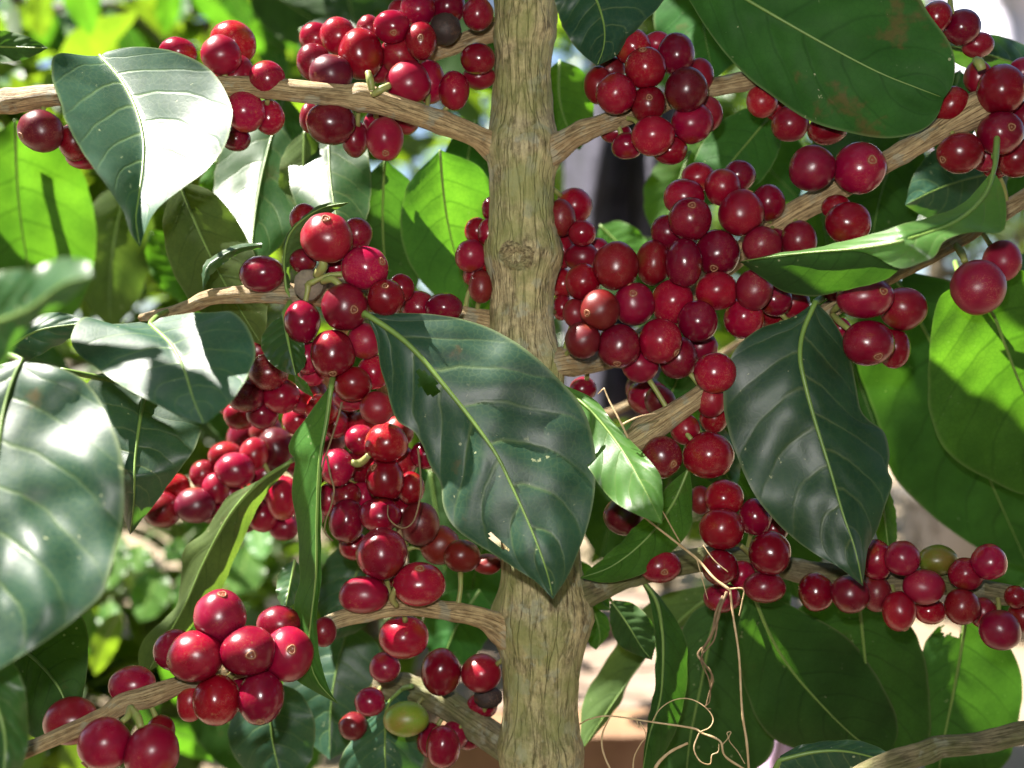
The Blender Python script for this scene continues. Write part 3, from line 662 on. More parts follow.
# ------------------------------------------------------------------ cherries
# (x, y, rx, ry, layer (0 front), flags, navel offset)   flags: s sunlit d dark b brownish g green w scarred k dried
N = None
CL = [
 ('behind the white-glaring leaf', .402, [(178,53,18,15,1,'s'),(233,43,22,21,1,'',),(221,55,19,19,0,''),(235,75,20,20,0,'',(0,-10)),(267,79,17.5,17.5,0,''),(269,117,15,17,1,''),(245,112,19,20,0,''),(236,139,14,12,1,'')]),
 ('under the branch stub at upper left', .405, [(41,131,21,20,0,'d',(-14,8)),(75,142,16,18,1,'d'),(84,157,17,12,2,'d')]),
 ('above the branch, upper left of trunk', .41, [(316,38,16,15,1,'s'),(338,36,17,18,1,'s'),(314,62,17,18,1,'s'),(331,74,21,19,0,'d'),(361,54,22,24,0,''),(392,27,18,16,0,'',(3,10)),(369,28,12,12,2,'d'),(400,12,12,12,2,''),(418,9,17,16,1,''),(421,41,15,18,0,'',(1,2)),(448,7,17,17,1,'d'),(445,29,15,15,1,'k'),(478,14,15,16,0,''),(400,55,19,18,1,''),(378,66,16,16,2,''),(408,83,22,21,0,''),(430,82,15,21,1,''),(454,91,15,19,0,''),(478,59,17,15,0,''),(479,77,16,12,1,'')]),
 ('hanging below the upper left branch', .408, [(331,123,24,21,0,'d'),(355,139,13,18,1,''),(385,139,18,21,0,'',(2,17)),(405,121,14,13,2,''),(378,124,14,14,2,'d'),(310,118,10,15,2,'s')]),
 ('top cluster right of the trunk', .402, [(632,47,18,17,1,''),(657,44,14,12,2,''),(676,54,18,20,1,''),(645,68,20,20,0,'',(-4,-14)),(611,70,14,13,1,'b'),(598,85,14,18,1,''),(616,94,19.5,19.5,0,''),(648,104,17,18,0,'',(-1,-2)),(686,90,20.5,22,0,'d'),(699,76,14,17,2,'d'),(692,123,20,20,0,''),(708,114,14,17,1,''),(653,136,21,19.5,0,''),(627,146,15,13,1,''),(616,133,15,10,2,''),(670,150,17,14,1,'')]),
 ('under the big stained leaf', .412, [(762,101,15,16,1,'d'),(790,124,18,17,0,''),(827,130,19,14,1,''),(776,106,14,14,2,'d')]),
 ('beside the upper right branch', .395, [(812,168,22,22,0,''),(859,168,25,25,0,'',(5,-3)),(848,223,22,20,0,''),(836,207,14,12,1,'d')]),
 ('at the upper right corner', .40, [(936,17,15,15,0,'d'),(962,27,17.5,17,0,''),(978,45,15,12,1,'d')]),
 ('around the cut branch node, far right', .388, [(1001,90,22.5,24,0,'',(16,2)),(1023,72,14,14,1,''),(978,77,13,16,1,'d'),(951,105,17.5,17.5,1,''),(960,153,22,19.5,0,'d',(-20,8)),(1000,133,21,21,0,'',(2,-1)),(1017,158,19,19,1,''),(996,165,14,13,2,''),(985,157,13,14,2,'d'),(1024,118,14,16,1,'')]),
 ('upper big cluster right of trunk', .405, [(684,197,20,18,1,''),(722,187,17,18,1,''),(739,176,16,15,2,''),(768,203,16,18,1,''),(690,219,21,21,0,'',(-1,-11)),(741,213,21.5,22.5,0,'',(8,-22)),(717,253,21.5,23,0,'',(-6,17)),(668,232,17,17,1,''),(762,245,19,18,0,'w'),(698,177,16,14,2,''),(775,245,14,16,1,''),(785,244,14,17,1,''),(799,240,17,19,0,'')]),
 ('middle big cluster right of trunk', .402, [(616,266,22,24,0,'',(14,22)),(653,263,17,22,1,''),(684,263,18,24,0,''),(634,304,20,21,0,'',(-3,-9)),(672,302,21,22,0,''),(717,291,21,18.5,0,''),(698,321,19.5,20,0,''),(754,290,18,20,0,'w'),(744,318,19,20,0,''),(775,300,16,16,1,''),(793,303,16,15,2,''),(772,316,15,13,2,'')]),
 ('lower big cluster right of trunk', .400, [(583,282,17,18,1,''),(600,310,19.5,20,0,'b',(-14,4)),(575,313,12,14,1,'b'),(583,340,17.5,18,0,'b'),(619,346,21,21.5,0,'',(-3,18)),(660,341,21,22,0,'',(15,12)),(640,365,18,17,1,''),(678,358,19,20.5,1,''),(700,347,17,16,2,'d'),(715,373,20,20,0,'')]),
 ('close against the trunk, right side', .418, [(574,206,17.5,17.5,1,''),(561,218,14,18,0,'b'),(582,233,13.5,13,0,''),(563,250,12,18,1,''),(582,257,17,14,1,''),(597,250,12,12,2,''),(563,284,12,15,2,''),(562,307,10,13,2,'')]),
 ('close against the trunk, left side', .42, [(471,256,15.5,16,0,''),(477,231,12,13,1,''),(488,233,10,14,0,''),(491,209,9,12,1,''),(481,287,12,16,0,'b'),(474,275,11,11,1,''),(490,264,9,12,1,'')]),
 ('under the curled leaf at right', .398, [(865,297,27,21,0,'',(11,-4)),(903,309,22.5,20.5,1,''),(868,343,24.5,22,0,'',(4,14)),(894,348,15,20,1,''),(834,290,11,11,2,''),(840,328,10,10,2,'')]),
 ('in front of the broad right leaf', .41, [(978,287,25,27,0,'w'),(1002,261,17.5,20,1,'w',(12,8))]),
 ('around the sawn stub, left', .39, [(327,238,25,24.5,0,'',(2,-17)),(357,234,15,16,1,''),(365,268,23,21.5,0,'',(19,-5)),(345,307,22.5,23,0,'',(12,4)),(262,274,22,18,1,''),(304,219,14,15,2,''),(303,261,13,12,1,''),(337,268,12,10,2,'d'),(386,298,18,18,0,'',(1,-11)),(401,288,13,14,1,''),(418,307,17,16,1,''),(444,308,18,15,1,'')]),
 ('below the sawn stub, left', .392, [(302,322,17.5,21,0,''),(333,354,21.5,23.5,0,'',(2,20)),(365,341,17,17.5,0,'w'),(308,358,12,16,1,''),(312,372,14,14,2,'d'),(353,384,18,17,0,''),(374,372,16,17,1,''),(377,408,17,16,0,'w'),(350,397,17,14,1,'')]),
 ('in shade behind the small left leaf', .43, [(268,372,19,18,0,'d'),(246,396,18,16,0,'d'),(281,396,18,17,0,''),(304,398,17,16,1,''),(240,415,16,15,1,'d'),(322,410,16,16,1,''),(362,430,18,18,2,'d'),(335,424,14,14,2,'d'),(258,350,18,18,2,''),(232,402,15,15,2,''),(262,414,16,15,1,''),(340,412,16,15,2,''),(312,395,16,16,2,''),(292,356,15,15,2,'')]),
 ('sunlit cluster, upper part', .47, [(266,431,15,14,1,'s'),(297,420,13,14,0,'s'),(276,449,18,19.5,0,'d',(-8,-2)),(246,439,17,19,1,'s'),(254,454,13,15,0,'s'),(226,456,16,13,1,'s'),(330,441,14,14,1,'s'),(265,474,16,15,0,'s')]),
 ('sunlit cluster, lower part', .467, [(162,510,16.5,16.5,0,'s'),(174,489,15,14.5,0,'s'),(195,505,18,16.5,0,'d'),(203,474,12,13,1,'s'),(216,488,12,14,0,'s'),(235,470,18,16,0,'s'),(229,493,12,12,1,''),(283,498,15,20,0,'s'),(263,516,14,15,0,''),(284,527,14,12,1,''),(250,492,15,15,2,''),(212,508,14,14,2,''),(300,462,14,15,2,''),(244,520,13,12,2,'')]),
 ('between hanging leaf and insect-bitten leaf', .415, [(386,443,21,19,0,'s'),(385,480,18.5,22,0,'',(-10,-14)),(337,467,17,18.5,0,''),(411,488,13,16,1,''),(346,496,15,14,1,''),(347,521,17.5,21.5,0,''),(380,515,21,16.5,0,''),(329,500,13,16,2,'d'),(420,524,19,21,1,'b'),(440,545,19,19,1,'b'),(462,556,18,16,0,'b'),(487,564,14,10,1,'b'),(425,455,14,14,2,'d'),(362,466,17,17,2,''),(362,498,16,16,2,''),(400,462,16,17,2,''),(402,512,17,17,2,''),(354,546,15,14,2,''),(312,470,15,17,2,''),(310,512,15,17,2,''),(398,432,15,16,2,''),(360,440,15,15,2,'')]),  # brownish ones here: colour stands in for light through a dried husk
 ('above the lower left branch', .398, [(382,554,24.5,25,0,''),(419,584,25.5,21,0,'',(2,-18)),(364,595,24,18,0,''),(381,578,15,12,2,'')]),
 ('below the lower left branch', .415, [(404,637,24,21,0,''),(385,667,15,14.5,1,'')]),
 ('centre of the lower left branch', .378, [(220,617,24.5,26.5,0,'',(5,-25)),(196,656,27,24.5,0,'',(-22,3)),(175,650,20,20,1,''),(248,651,27,23.5,0,'s',(9,-2)),(217,700,22.5,24.5,0,''),(191,702,13,19,1,''),(261,697,22,26,0,'',(3,20)),(288,654,24,26.5,1,'s',(8,-10)),(279,623,21,17,1,'s'),(324,632,12,14,2,''),(240,692,16,18,2,'d')]),
 ('at the lower left corner', .372, [(132,685,22,18,2,''),(71,721,25.5,22.5,2,'d'),(105,744,25.5,25,0,'',(-16,17)),(152,753,25.5,27,0,''),(160,732,14,16,1,'')]),
 ('around the mossy lower branch', .428, [(441,672,19.5,22.5,0,''),(481,673,19.5,18,0,''),(406,719,22,16.5,0,'g'),(370,702,15,14,1,''),(353,726,14,13,2,'b'),(482,706,15,13,1,''),(488,697,14,10,0,'k'),(443,747,16.5,20.5,0,''),(430,740,13,17,1,''),(455,735,13,14,1,''),(468,739,13,10,2,'')]),
 ('beside the pale branch, right of centre', .40, [(662,457,19.5,20.5,0,'d',(9,6)),(708,455,24.5,22.5,0,'',(17,16)),(685,429,14,15,1,''),(711,399,15,18,0,'w'),(714,418,14,15,1,''),(706,371,13,13,2,'')]),
 ('in the shadow behind the bitten leaf', .43, [(648,397,20,18,1,'d'),(640,388,14,14,2,'b'),(660,401,15,15,0,'d'),(583,389,13,12,1,''),(624,516,20,18.5,0,'d')]),
 ('below the drooping right leaf', .41, [(724,498,19,18,1,'d'),(722,529,21.5,20.5,0,''),(755,517,16,18,1,'d'),(770,553,20.5,21,0,''),(720,567,18,17,0,''),(765,587,20,15.5,0,''),(660,566,20,16.5,1,'d',(2,3)),(722,598,18,14,2,''),(700,500,11,14,2,'b'),(742,575,13,14,2,'d'),(774,528,14,14,2,'')]),
 ('row along the lower right branch', .405, [(816,592,17,18.5,1,'d'),(850,594,18,18.5,0,'d'),(876,593,14,18,1,'b'),(876,560,15,20,1,'d'),(902,558,16.5,17,0,'d'),(899,611,15.5,19.5,0,'',(3,16)),(924,587,20,17,0,'w'),(930,611,15,13,1,''),(938,560,18.5,14.5,1,'g')]),
 ('end of the lower right branch', .40, [(989,562,16.5,17.5,0,''),(966,574,16.5,15.5,0,''),(962,607,16.5,17.5,0,''),(983,613,13,15,1,''),(1000,630,19.5,19,0,''),(1022,617,13,15,1,''),(1016,597,11,11,1,'d')]),
]
MATS = {'': 'red', 's': 'red', 'd': 'darkc', 'b': 'brown', 'g': 'green', 'w': 'scar', 'k': 'dry'}
ADJ = {'': 'red', 's': 'sunlit red', 'd': 'dark purple', 'b': 'brownish red', 'g': 'green unripe', 'w': 'scarred red', 'k': 'shrivelled black'}
ORD = ['', 'first', 'second', 'third', 'fourth', 'fifth', 'sixth']
CH = []
for cname, cd, lst in CL:
    n = len(lst); nr = max(1, round(n / 4.2))
    srt = sorted(range(n), key=lambda i: lst[i][1]); rows = []
    k = 0
    for r in range(nr):
        e = round((r + 1) * n / nr); rows.append(sorted(srt[k:e], key=lambda i: lst[i][0])); k = e
    for ri, row in enumerate(rows):
        for ci, i in enumerate(row):
            c = lst[i]
            if c[5] == 'd' and (c[4] > 0 or c[0] > 700): c = c[:5] + ('',) + c[6:]
            if len(row) == 1: pos = 'only one'
            elif ci == 0: pos = 'leftmost'
            elif ci == len(row) - 1: pos = 'rightmost'
            else: pos = ORD[ci + 1] + ' from left'
            rn = '' if nr == 1 else (' in top row' if ri == 0 else ' in bottom row' if ri == nr - 1 else ' in %s row' % ORD[ri + 1])
            nav = ''
            lab = '%s cherry, %s%s, %s' % (ADJ[c[5]], pos, rn, cname)
            CH.append(dict(x=c[0], y=c[1], rx=c[2] * (1.12 if 'sunlit' in cname else 1.045), ry=c[3] * (1.12 if 'sunlit' in cname else 1.045), layer=c[4], fl=c[5], nav=c[6] if len(c) > 6 else None, d=cd + .0085 * c[4] + random.uniform(-.0015, .0015), cl=cname, label=lab))
# push overlapping fruit apart in depth, the covered one backwards
for it in range(60):
    moved = False
    for i in range(len(CH)):
        a = CH[i]
        for j in range(i + 1, len(CH)):
            b = CH[j]
            if abs(a['x'] - b['x']) > 60 or abs(a['y'] - b['y']) > 60: continue
            ra = (a['rx'] + a['ry']) * .5 * a['d'] / F; rb = (b['rx'] + b['ry']) * .5 * b['d'] / F
            s = .5 * (a['d'] + b['d']) / F
            pl = math.hypot(a['x'] - b['x'], a['y'] - b['y']) * s
            need2 = (.885 * (ra + rb)) ** 2 - pl * pl
            if need2 <= 0: continue
            need = math.sqrt(need2); gap = abs(a['d'] - b['d'])
            if gap >= need: continue
            if a['layer'] != b['layer']: back = a if a['layer'] > b['layer'] else b
            else: back = a if a['d'] > b['d'] else b
            front = b if back is a else a
            cur = back['d'] - front['d']
            dl = min(.0012, (need - cur) * .5)
            back['d'] += dl * .75; front['d'] -= dl * .25; moved = True
    if not moved: break

def cherry(c):
    d = c['d']; R = Vector((c['rx'], .5 * (c['rx'] + c['ry']), c['ry'])) * (d / F)
    ctr = P(c['x'], c['y'], d)
    rm = .5 * (c['rx'] + c['ry'])
    if c['nav']:
        nx, ny = c['nav'][0] / c['rx'], c['nav'][1] / c['ry']; k = min(.97, math.hypot(nx, ny))
        nd = Vector((nx, -math.sqrt(1 - k * k), -ny)).normalized()
    else:
        a = random.uniform(0, 6.28); nd = Vector((math.cos(a), random.uniform(.15, .8), math.sin(a))).normalized()
    z = nd; x = z.orthogonal().normalized(); y = z.cross(x)
    seg, rings = 32, 22; sd = random.uniform(0, 50)
    vs, us, fs = [], [], []
    th = [0, .035, .07, .095, .12, .15, .19, .26] + [.26 + (math.pi - .26) * (i / 15) for i in range(1, 16)]
    for t in th:
        b = 1.0
        if t < .2: b += {0: -.018, .035: -.014, .07: .006, .095: .012, .12: .006, .15: -.006, .19: -.004}.get(t, 0)
        for k in range(seg):
            a = 2 * math.pi * k / seg
            p = (x * math.cos(a) + y * math.sin(a)) * math.sin(t) + z * math.cos(t)
            bb = b * (1 + .045 * noise.noise(p * 1.2 + Vector((sd, 0, 0))) + .012 * noise.noise(p * 3 + Vector((0, sd, 0))) - .03 * max(0, -math.cos(t)) ** 6)
            if c['fl'] == 'k': bb *= 1 + .09 * noise.noise(p * 4 + Vector((sd, 0, 0)))
            vs.append(ctr + Vector((p.x * R.x, p.y * R.y, p.z * R.z)) * bb); us.append((k / seg, t / math.pi))
    for n_ in c['near']:
        v_ = n_['ctr0'] - ctr; D = v_.length; v_ /= D
        lim = D * (rm * d) / (rm * d + .5 * (n_['rx'] + n_['ry']) * n_['d']) * .995
        for i, q in enumerate(vs):
            h = (q - ctr).dot(v_) - lim
            if h > 0: vs[i] = q - v_ * h * .92
    for i in range(len(th) - 1):
        for k in range(seg):
            k2 = (k + 1) % seg
            fs.append((i * seg + k, (i + 1) * seg + k, (i + 1) * seg + k2, i * seg + k2))
    o = mesh_obj('coffee_cherry', vs, fs, M[MATS[c['fl']]], None, us, ctr)
    o.data.validate()
    tag(o, c['label'], 'coffee cherry', 'coffee cherries ' + c['cl'])
    if c['nav']:
        g = Geo(); pp = []
        for k in range(15):
            a = 2 * math.pi * k / 14
            p = (x * math.cos(a) + y * math.sin(a)) * math.sin(.15) * (1 + .12 * math.sin(a * 3 + sd)) + z * math.cos(.15)
            pp.append(ctr + Vector((p.x * R.x, p.y * R.y, p.z * R.z)) * 1.008)
        g.add(tube_geo(pp, [R.y * .030] * 15, 6))
        pz = ctr + Vector((z.x * R.x, z.y * R.y, z.z * R.z))
        g.add(tube_geo([pz - z * R.y * .03, pz - z * R.y * .0, pz + z * R.y * .005], [R.y * .05, R.y * .035, R.y * .008], 8))
        mesh_obj('scar_ring', g.v, g.f, M['navel'], o, g.u, ctr)
    c['obj'] = o; c['ctr'] = ctr
    return o
for c in CH: c['ctr0'] = P(c['x'], c['y'], c['d'])
for c in CH:
    c['near'] = [n for n in CH if n is not c and (n['ctr0'] - c['ctr0']).length < .5 * (c['rx'] + c['ry'] + n['rx'] + n['ry']) * .42 / F * 1.05]
for c in CH: cherry(c)
def stalk(x, y, pts, r=2.2):
    """short green stalk of the cherry nearest to pixel (x, y)"""
    c = min(CH, key=lambda c: math.hypot(c['x'] - x, c['y'] - y) + 40 * c['layer'] * 0)
    ps = spline([P(*p) for p in pts], 9)
    v, f, u = tube_geo(ps, [r * .4 / F * (1 - .2 * abs(i - 4) / 4) for i in range(9)], 8)
    mesh_obj('stalk', v, f, M['stalk'], c['obj'], u, ps[0])
stalk(361, 54, [(368, 72, .398), (370, 80, .397), (372, 90, .398)], 4)
stalk(408, 83, [(390, 85, .398), (380, 90, .397), (372, 95, .398)], 4)
stalk(327, 238, [(322, 258, .388), (323, 266, .389), (316, 276, .392)], 5)
stalk(345, 307, [(340, 285, .388), (332, 279, .389), (322, 282, .392)], 4)
stalk(386, 443, [(369, 455, .412), (362, 462, .414), (350, 464, .416)], 4)
stalk(337, 467, [(352, 462, .412), (358, 464, .414), (366, 458, .416)], 4)
stalk(152, 753, [(141, 728, .37), (138, 718, .372), (130, 707, .376)], 4)
stalk(105, 744, [(122, 722, .37), (128, 716, .372), (130, 707, .376)], 3.5)
stalk(419, 584, [(396, 588, .395), (392, 598, .397), (397, 606, .40)], 3.5)
stalk(962, 27, [(953, 15, .40), (951, 6, .402), (950, -8, .405)], 2.5)
stalk(936, 17, [(947, 12, .40), (950, 2, .402), (950, -8, .405)], 2.5)
stalk(978, 287, [(965, 262, .41), (962, 254, .413), (955, 244, .418)], 4)
stalk(865, 297, [(845, 300, .40), (838, 306, .405), (832, 312, .412)], 3.5)
stalk(868, 343, [(850, 330, .40), (840, 322, .405), (832, 314, .412)], 3.5)
stalk(1001, 90, [(982, 70, .38), (980, 64, .38), (976, 60, .383)], 5)
stalk(220, 617, [(228, 640, .382), (233, 655, .386), (236, 668, .392)], 3.5)
stalk(217, 700, [(226, 682, .382), (231, 676, .386), (236, 670, .392)], 3.5)
stalk(708, 455, [(692, 440, .402), (686, 432, .404), (680, 415, .406)], 3)
stalk(722, 529, [(740, 545, .42), (748, 552, .425), (752, 560, .43)], 3)

have = set(c['obj'].name for c in CH if any(k.name.startswith('stalk') for k in c['obj'].children))
for c in CH:
    if c['obj'].name in have: continue
    R_ = .5 * (c['rx'] + c['ry']) * c['d'] / F
    q, qr = min(AXES, key=lambda a: (a[0] - c['ctr']).length - a[1])
    gap = (q - c['ctr']).length - qr - R_
    if gap > .012 or gap < -.004: continue
    p0 = c['ctr'] + (q - c['ctr']).normalized() * R_ * .93
    mid_ = p0.lerp(q, .5) + Vector((random.uniform(-.001, .001), random.uniform(-.001, .001), .0012))
    ps = spline([p0, mid_, q], 7)
    v, f, u = tube_geo(ps, [.0011, .00095, .0009, .0009, .00095, .0011, .0013], 8)
    mesh_obj('stalk', v, f, M['stalk'], c['obj'], u, p0)

# ------------------------------------------------------------------ dried tendrils and stalks
def tendril(strands, label, mat='dried', flat=1.0):
    g = Geo(); first = P(*strands[0][0][0])
    for pl, r0, r1 in strands:
        n = max(12, 9 * len(pl)); ps = spline([P(*p) for p in pl], n)
        rr = [.44 * (r0 + (r1 - r0) * i / (n - 1)) * .4 / F * (1 + .25 * noise.noise(Vector((i * .45, r0, 5)))) for i in range(n)]
        g.add(tube_geo(ps, rr, 8))
    return tag(mesh_obj('dried_tendril', g.v, g.f, M[mat], None, g.u, first), label, 'dried tendril', 'dried tendrils caught in the coffee tree')
tendril([([(604, 388, .378), (610, 402, .377), (620, 421, .375), (628, 438, .376)], 1.6, 2.4), ([(621, 425, .375), (638, 417, .375), (656, 413, .376)], 2.2, 1.4), ([(604, 388, .378), (598, 394, .379)], 1.2, .8)], 'thin forked dry twig above the pale sunlit leaf')
tendril([([(640, 514, .370), (672, 539, .378), (697, 559, .385), (714, 578, .382), (730, 590, .38)], 1.8, 3.2), ([(662, 510, .368), (672, 528, .374), (680, 542, .380)], 1.0, 1.4), ([(697, 560, .385), (702, 578, .384), (708, 600, .385)], 1.2, .8),
         ([(730, 590, .38), (733, 615, .38), (739, 656, .378), (742, 710, .376), (747, 745, .375), (750, 790, .375)], 2.4, 2.6), ([(728, 589, .38), (743, 589, .38), (742, 602, .381), (739, 616, .382)], 1.8, 1.2), ([(703, 545, .386), (714, 560, .384), (728, 572, .383)], 1.0, 1.0)], 'long straight orange-brown dry stalk with a bent top at lower right')
tendril([([(727, 592, .38), (721, 606, .378), (716, 624, .377), (708, 642, .378), (698, 654, .379), (706, 666, .377), (713, 678, .378), (709, 694, .379), (706, 706, .38)], 3.6, 1.6),
         ([(723, 596, .381), (716, 612, .379), (712, 632, .377), (703, 650, .378), (703, 662, .38), (711, 672, .377), (711, 688, .38)], 3.0, 1.6), ([(718, 618, .377), (714, 640, .377), (701, 658, .377), (709, 680, .377), (710, 700, .379), (705, 707, .38), (711, 709, .38)], 2.2, 1.0)], 'twisted papery dry strip beside the straight dry stalk', 'husk')
tendril([([(580, 724, .40), (590, 719, .395), (610, 716, .39), (652, 722, .385), (692, 728, .38), (702, 733, .378), (720, 741, .376), (725, 756, .375), (745, 770, .374), (770, 790, .374)], 1.4, 2.6),
         ([(652, 722, .385), (660, 709, .383), (674, 700, .382), (690, 699, .381), (705, 707, .38), (713, 718, .379), (710, 727, .378), (700, 732, .378)], 1.0, 1.2),
         ([(699, 733, .378), (694, 748, .377), (700, 761, .376), (710, 764, .376), (712, 755, .376), (718, 752, .376), (719, 744, .376)], 1.5, 1.0),
         ([(722, 745, .376), (728, 738, .375), (727, 733, .375), (731, 732, .375), (729, 740, .375), (738, 752, .375), (745, 764, .374)], 1.0, .8),
         ([(610, 717, .39), (603, 732, .39), (602, 746, .39), (606, 760, .39), (614, 776, .39)], 1.8, 2.2),
         ([(640, 722, .386), (646, 735, .386), (640, 745, .386), (634, 758, .387), (633, 776, .387)], 1.0, 1.8),
         ([(688, 743, .39), (670, 752, .39), (657, 765, .39), (652, 780, .39)], 2.6, 4.5),
         ([(636, 718, .386), (639, 727, .386), (641, 724, .386)], 1.2, .8)], 'pale curling tendril with loops right of the trunk foot')
tendril([([(342, 402, .385), (338, 418, .384), (331, 440, .384), (325, 458, .385), (321, 474, .386)], 2.6, 1.8), ([(327, 456, .385), (330, 474, .383), (334, 490, .383), (331, 506, .384), (326, 520, .384), (325, 532, .384), (333, 541, .384)], 2.4, 1.6)], 'pale shrivelled strip hanging beside the narrow leaf', 'husk')
tendril([([(388, 505, .392), (388, 516, .39), (394, 524, .388), (404, 528, .387), (413, 522, .387), (418, 508, .388), (421, 490, .39), (420, 468, .392), (418, 448, .395)], 1.2, 2.8)], 'curved cream-coloured dry sliver between cherries beside the bitten leaf', 'husk')

# ------------------------------------------------------------------ unseen leaves added to shade the fruit, gapped to let sun flecks through
e1 = S.cross(Vector((0, 0, 1))).normalized(); e2 = S.cross(e1).normalized()
LIT = [(165,75,.382),(190,90,.376),(170,120,.362),(205,110,.367),(150,140,.356),(180,150,.352),(200,140,.356),(215,95,.372),(130,70,.39),(150,180,.345),(60,395,.35),(40,430,.34),(80,440,.335),(60,470,.33),(20,480,.335),(50,540,.31),(80,520,.315),(60,580,.29),(30,620,.28),(165,75,.39),(190,85,.385),(170,120,.375),(205,110,.385),(150,100,.38),(190,140,.375),(120,62,.40),(180,48,.41),(316,38,.41),(314,60,.41),(338,34,.415),(235,62,.40),(330,170,.45),(325,150,.45),(345,190,.445),(270,130,.46),(255,150,.46),(265,190,.455),
       (230,450,.465),(250,435,.465),(265,428,.465),(297,416,.465),(265,470,.465),(240,462,.465),(220,482,.465),(160,500,.462),(175,485,.462),(280,488,.465),(330,436,.468),(383,430,.41),(372,440,.41),
       (245,635,.372),(285,635,.378),(280,612,.39),(262,640,.375),(835,247,.366),(855,246,.362),(865,243,.36),(895,243,.352),(815,250,.372),(845,240,.368),(620,440,.388),(640,470,.386),(650,500,.382),(600,420,.39),(635,500,.383),
       (215,322,.385),(235,330,.38),(190,320,.39),(60,395,.32),(80,400,.32),(40,420,.31),(60,470,.305),(50,540,.295),(70,560,.295),(30,500,.30),(20,600,.285),
       (40,220,.55),(60,160,.55),(20,260,.55),(80,240,.55),(170,250,.58),(200,280,.61),(120,390,.41),(150,405,.41),(470,310,.45),(990,400,.445),(960,420,.445),(980,350,.446),(900,420,.482),(940,490,.48),(920,460,.48),
       (975,50,.44),(1000,58,.44),(690,200,.55),(610,250,.53),(575,400,.378),(590,640,.45),(310,640,.376),(655,525,.41),(5,310,.24),(40,290,.235),(15,350,.24),(645,425,.39),(215,520,.43),(600,90,.49),(236,180,.5),(455,190,.46),(430,240,.475),(330,150,.465),(335,200,.448),(270,150,.48),(258,210,.457)]
LT = [(P(*q).dot(e1), P(*q).dot(e2)) for q in LIT]
for c in CH:
    if c['fl'] == 's':
        for o_ in (Vector((-.5, -.3, .7)), Vector((.2, -.3, .9))):
            q = c['ctr'] + o_ * (c['ry'] * c['d'] / F); LT.append((q.dot(e1), q.dot(e2)))
LB = [P(*q) for q in [(620,700,1.1),(640,660,1.2),(640,740,1.0),(600,640,1.34),(650,610,1.34),(700,700,1.1),(570,180,.95),(580,170,.95),(960,40,1.4),(980,70,1.4),(985,40,1.4),
      (100,560,.9),(130,580,.9),(150,590,.9),(110,600,.95),(170,560,.95),(235,570,.85),(250,580,.85),(20,15,1.3),(60,40,1.2),(100,30,1.3),(130,20,1.2),(85,55,1.2),(20,80,1.2),(110,50,1.1),(60,70,1.2),(170,10,1.3),(180,30,1.3),
      (890,490,3.0),(895,520,3.0),(900,500,5.0),(940,560,2.0),(960,600,2.0),(770,750,.8),(40,690,1.2),(140,640,1.2)]]
def shades(c, rad):
    for q in LB:
        v = c - q; k = v.dot(S)
        if k > .02 and (v - S * k).length < rad: return True
    return False
def in_view(p, m=1.06):
    if p.y < .02: return False
    x = p.x / p.y * F; y = (CAMZ - p.z) / p.y * F
    return abs(x) < 512 * m and abs(y) < 384 * m
def blade(c, dr, nrm, ln, w, n=5, droop=.25):
    """one simple leaf for crowns: n x 2 faces, folded along the midrib"""
    sd = dr.cross(nrm).normalized(); nn = sd.cross(dr)
    vv, uu, ff = [], [], []
    for i in range(n + 1):
        t = i / n; ww = w * (max(0, t) ** .62 * max(0, 1 - t) ** .7) / .45
        b = c + dr * (ln * (t - .5)) - nn * (droop * ln * (t - .3) ** 2)
        for s in (-1, 0, 1):
            vv.append(b + sd * (s * ww) + nn * (abs(s) * ww * .25)); uu.append((.5 + s * .5, t))
    for i in range(n):
        for s in range(2):
            ff.append((i * 3 + s, i * 3 + s + 1, (i + 1) * 3 + s + 1, (i + 1) * 3 + s))
    return vv, ff, uu
rc = random.Random(11)
cg = Geo(); nb = 0
for k in range(2600):
    # aim point inside the pictured volume, then step towards the sun
    q = P(rc.uniform(-140, 1160), rc.uniform(-120, 900), rc.uniform(.30, .58))
    c = q + S * rc.uniform(.30, .75)
    if c.z < CAMZ + .16: continue
    if in_view(c, 1.30): continue
    ln, w = rc.uniform(.06, .085), rc.uniform(.014, .019)
    th = rc.uniform(0, 6.28); dr = (e1 * math.cos(th) + e2 * math.sin(th) + S * rc.uniform(-.4, .4)).normalized()
    a, b = c.dot(e1), c.dot(e2); bad = False
    for (x, y) in LT:
        dx, dy = x - a, y - b
        al = dx * math.cos(th) + dy * math.sin(th); ac = -dx * math.sin(th) + dy * math.cos(th)
        if abs(al) < ln * .58 and abs(ac) < w * 1.35: bad = True; break
    if bad or shades(c, .04): continue
    nrm = (S + Vector((rc.uniform(-.5, .5), rc.uniform(-.5, .5), rc.uniform(-.3, .3)))).normalized()
    nrm = (nrm - dr * nrm.dot(dr)).normalized()
    cg.add(blade(c, dr, nrm, ln, w, 5, .15)); nb += 1
print('canopy leaves', nb)
mesh_obj('crown', cg.v, cg.f, M['mid'], tree, cg.u, P(470, -300, .42))  # added leaves outside the view, placed to cast the dappled shade
for k in range(7):
    a = P(522 - k * 3, -120 - k * 60, .438 + k * .018); b = a + Vector((rc.uniform(-.35, .1), rc.uniform(.05, .35), rc.uniform(.08, .2)))
    if in_view(b, 1.2): continue
    ps = spline([a, a.lerp(b, .5) + Vector((0, 0, .03)), b], 16)
    if any(math.hypot(x - p.dot(e1), y - p.dot(e2)) < .009 for (x, y) in LT for p in ps): continue
    v, f, u = tube_geo(ps, [.006 - .004 * i / 15 for i in range(16)], 10, axis_disp(.0004, .0005, k))
    mesh_obj('branch', v, f, M['branch'], tree, u, a)

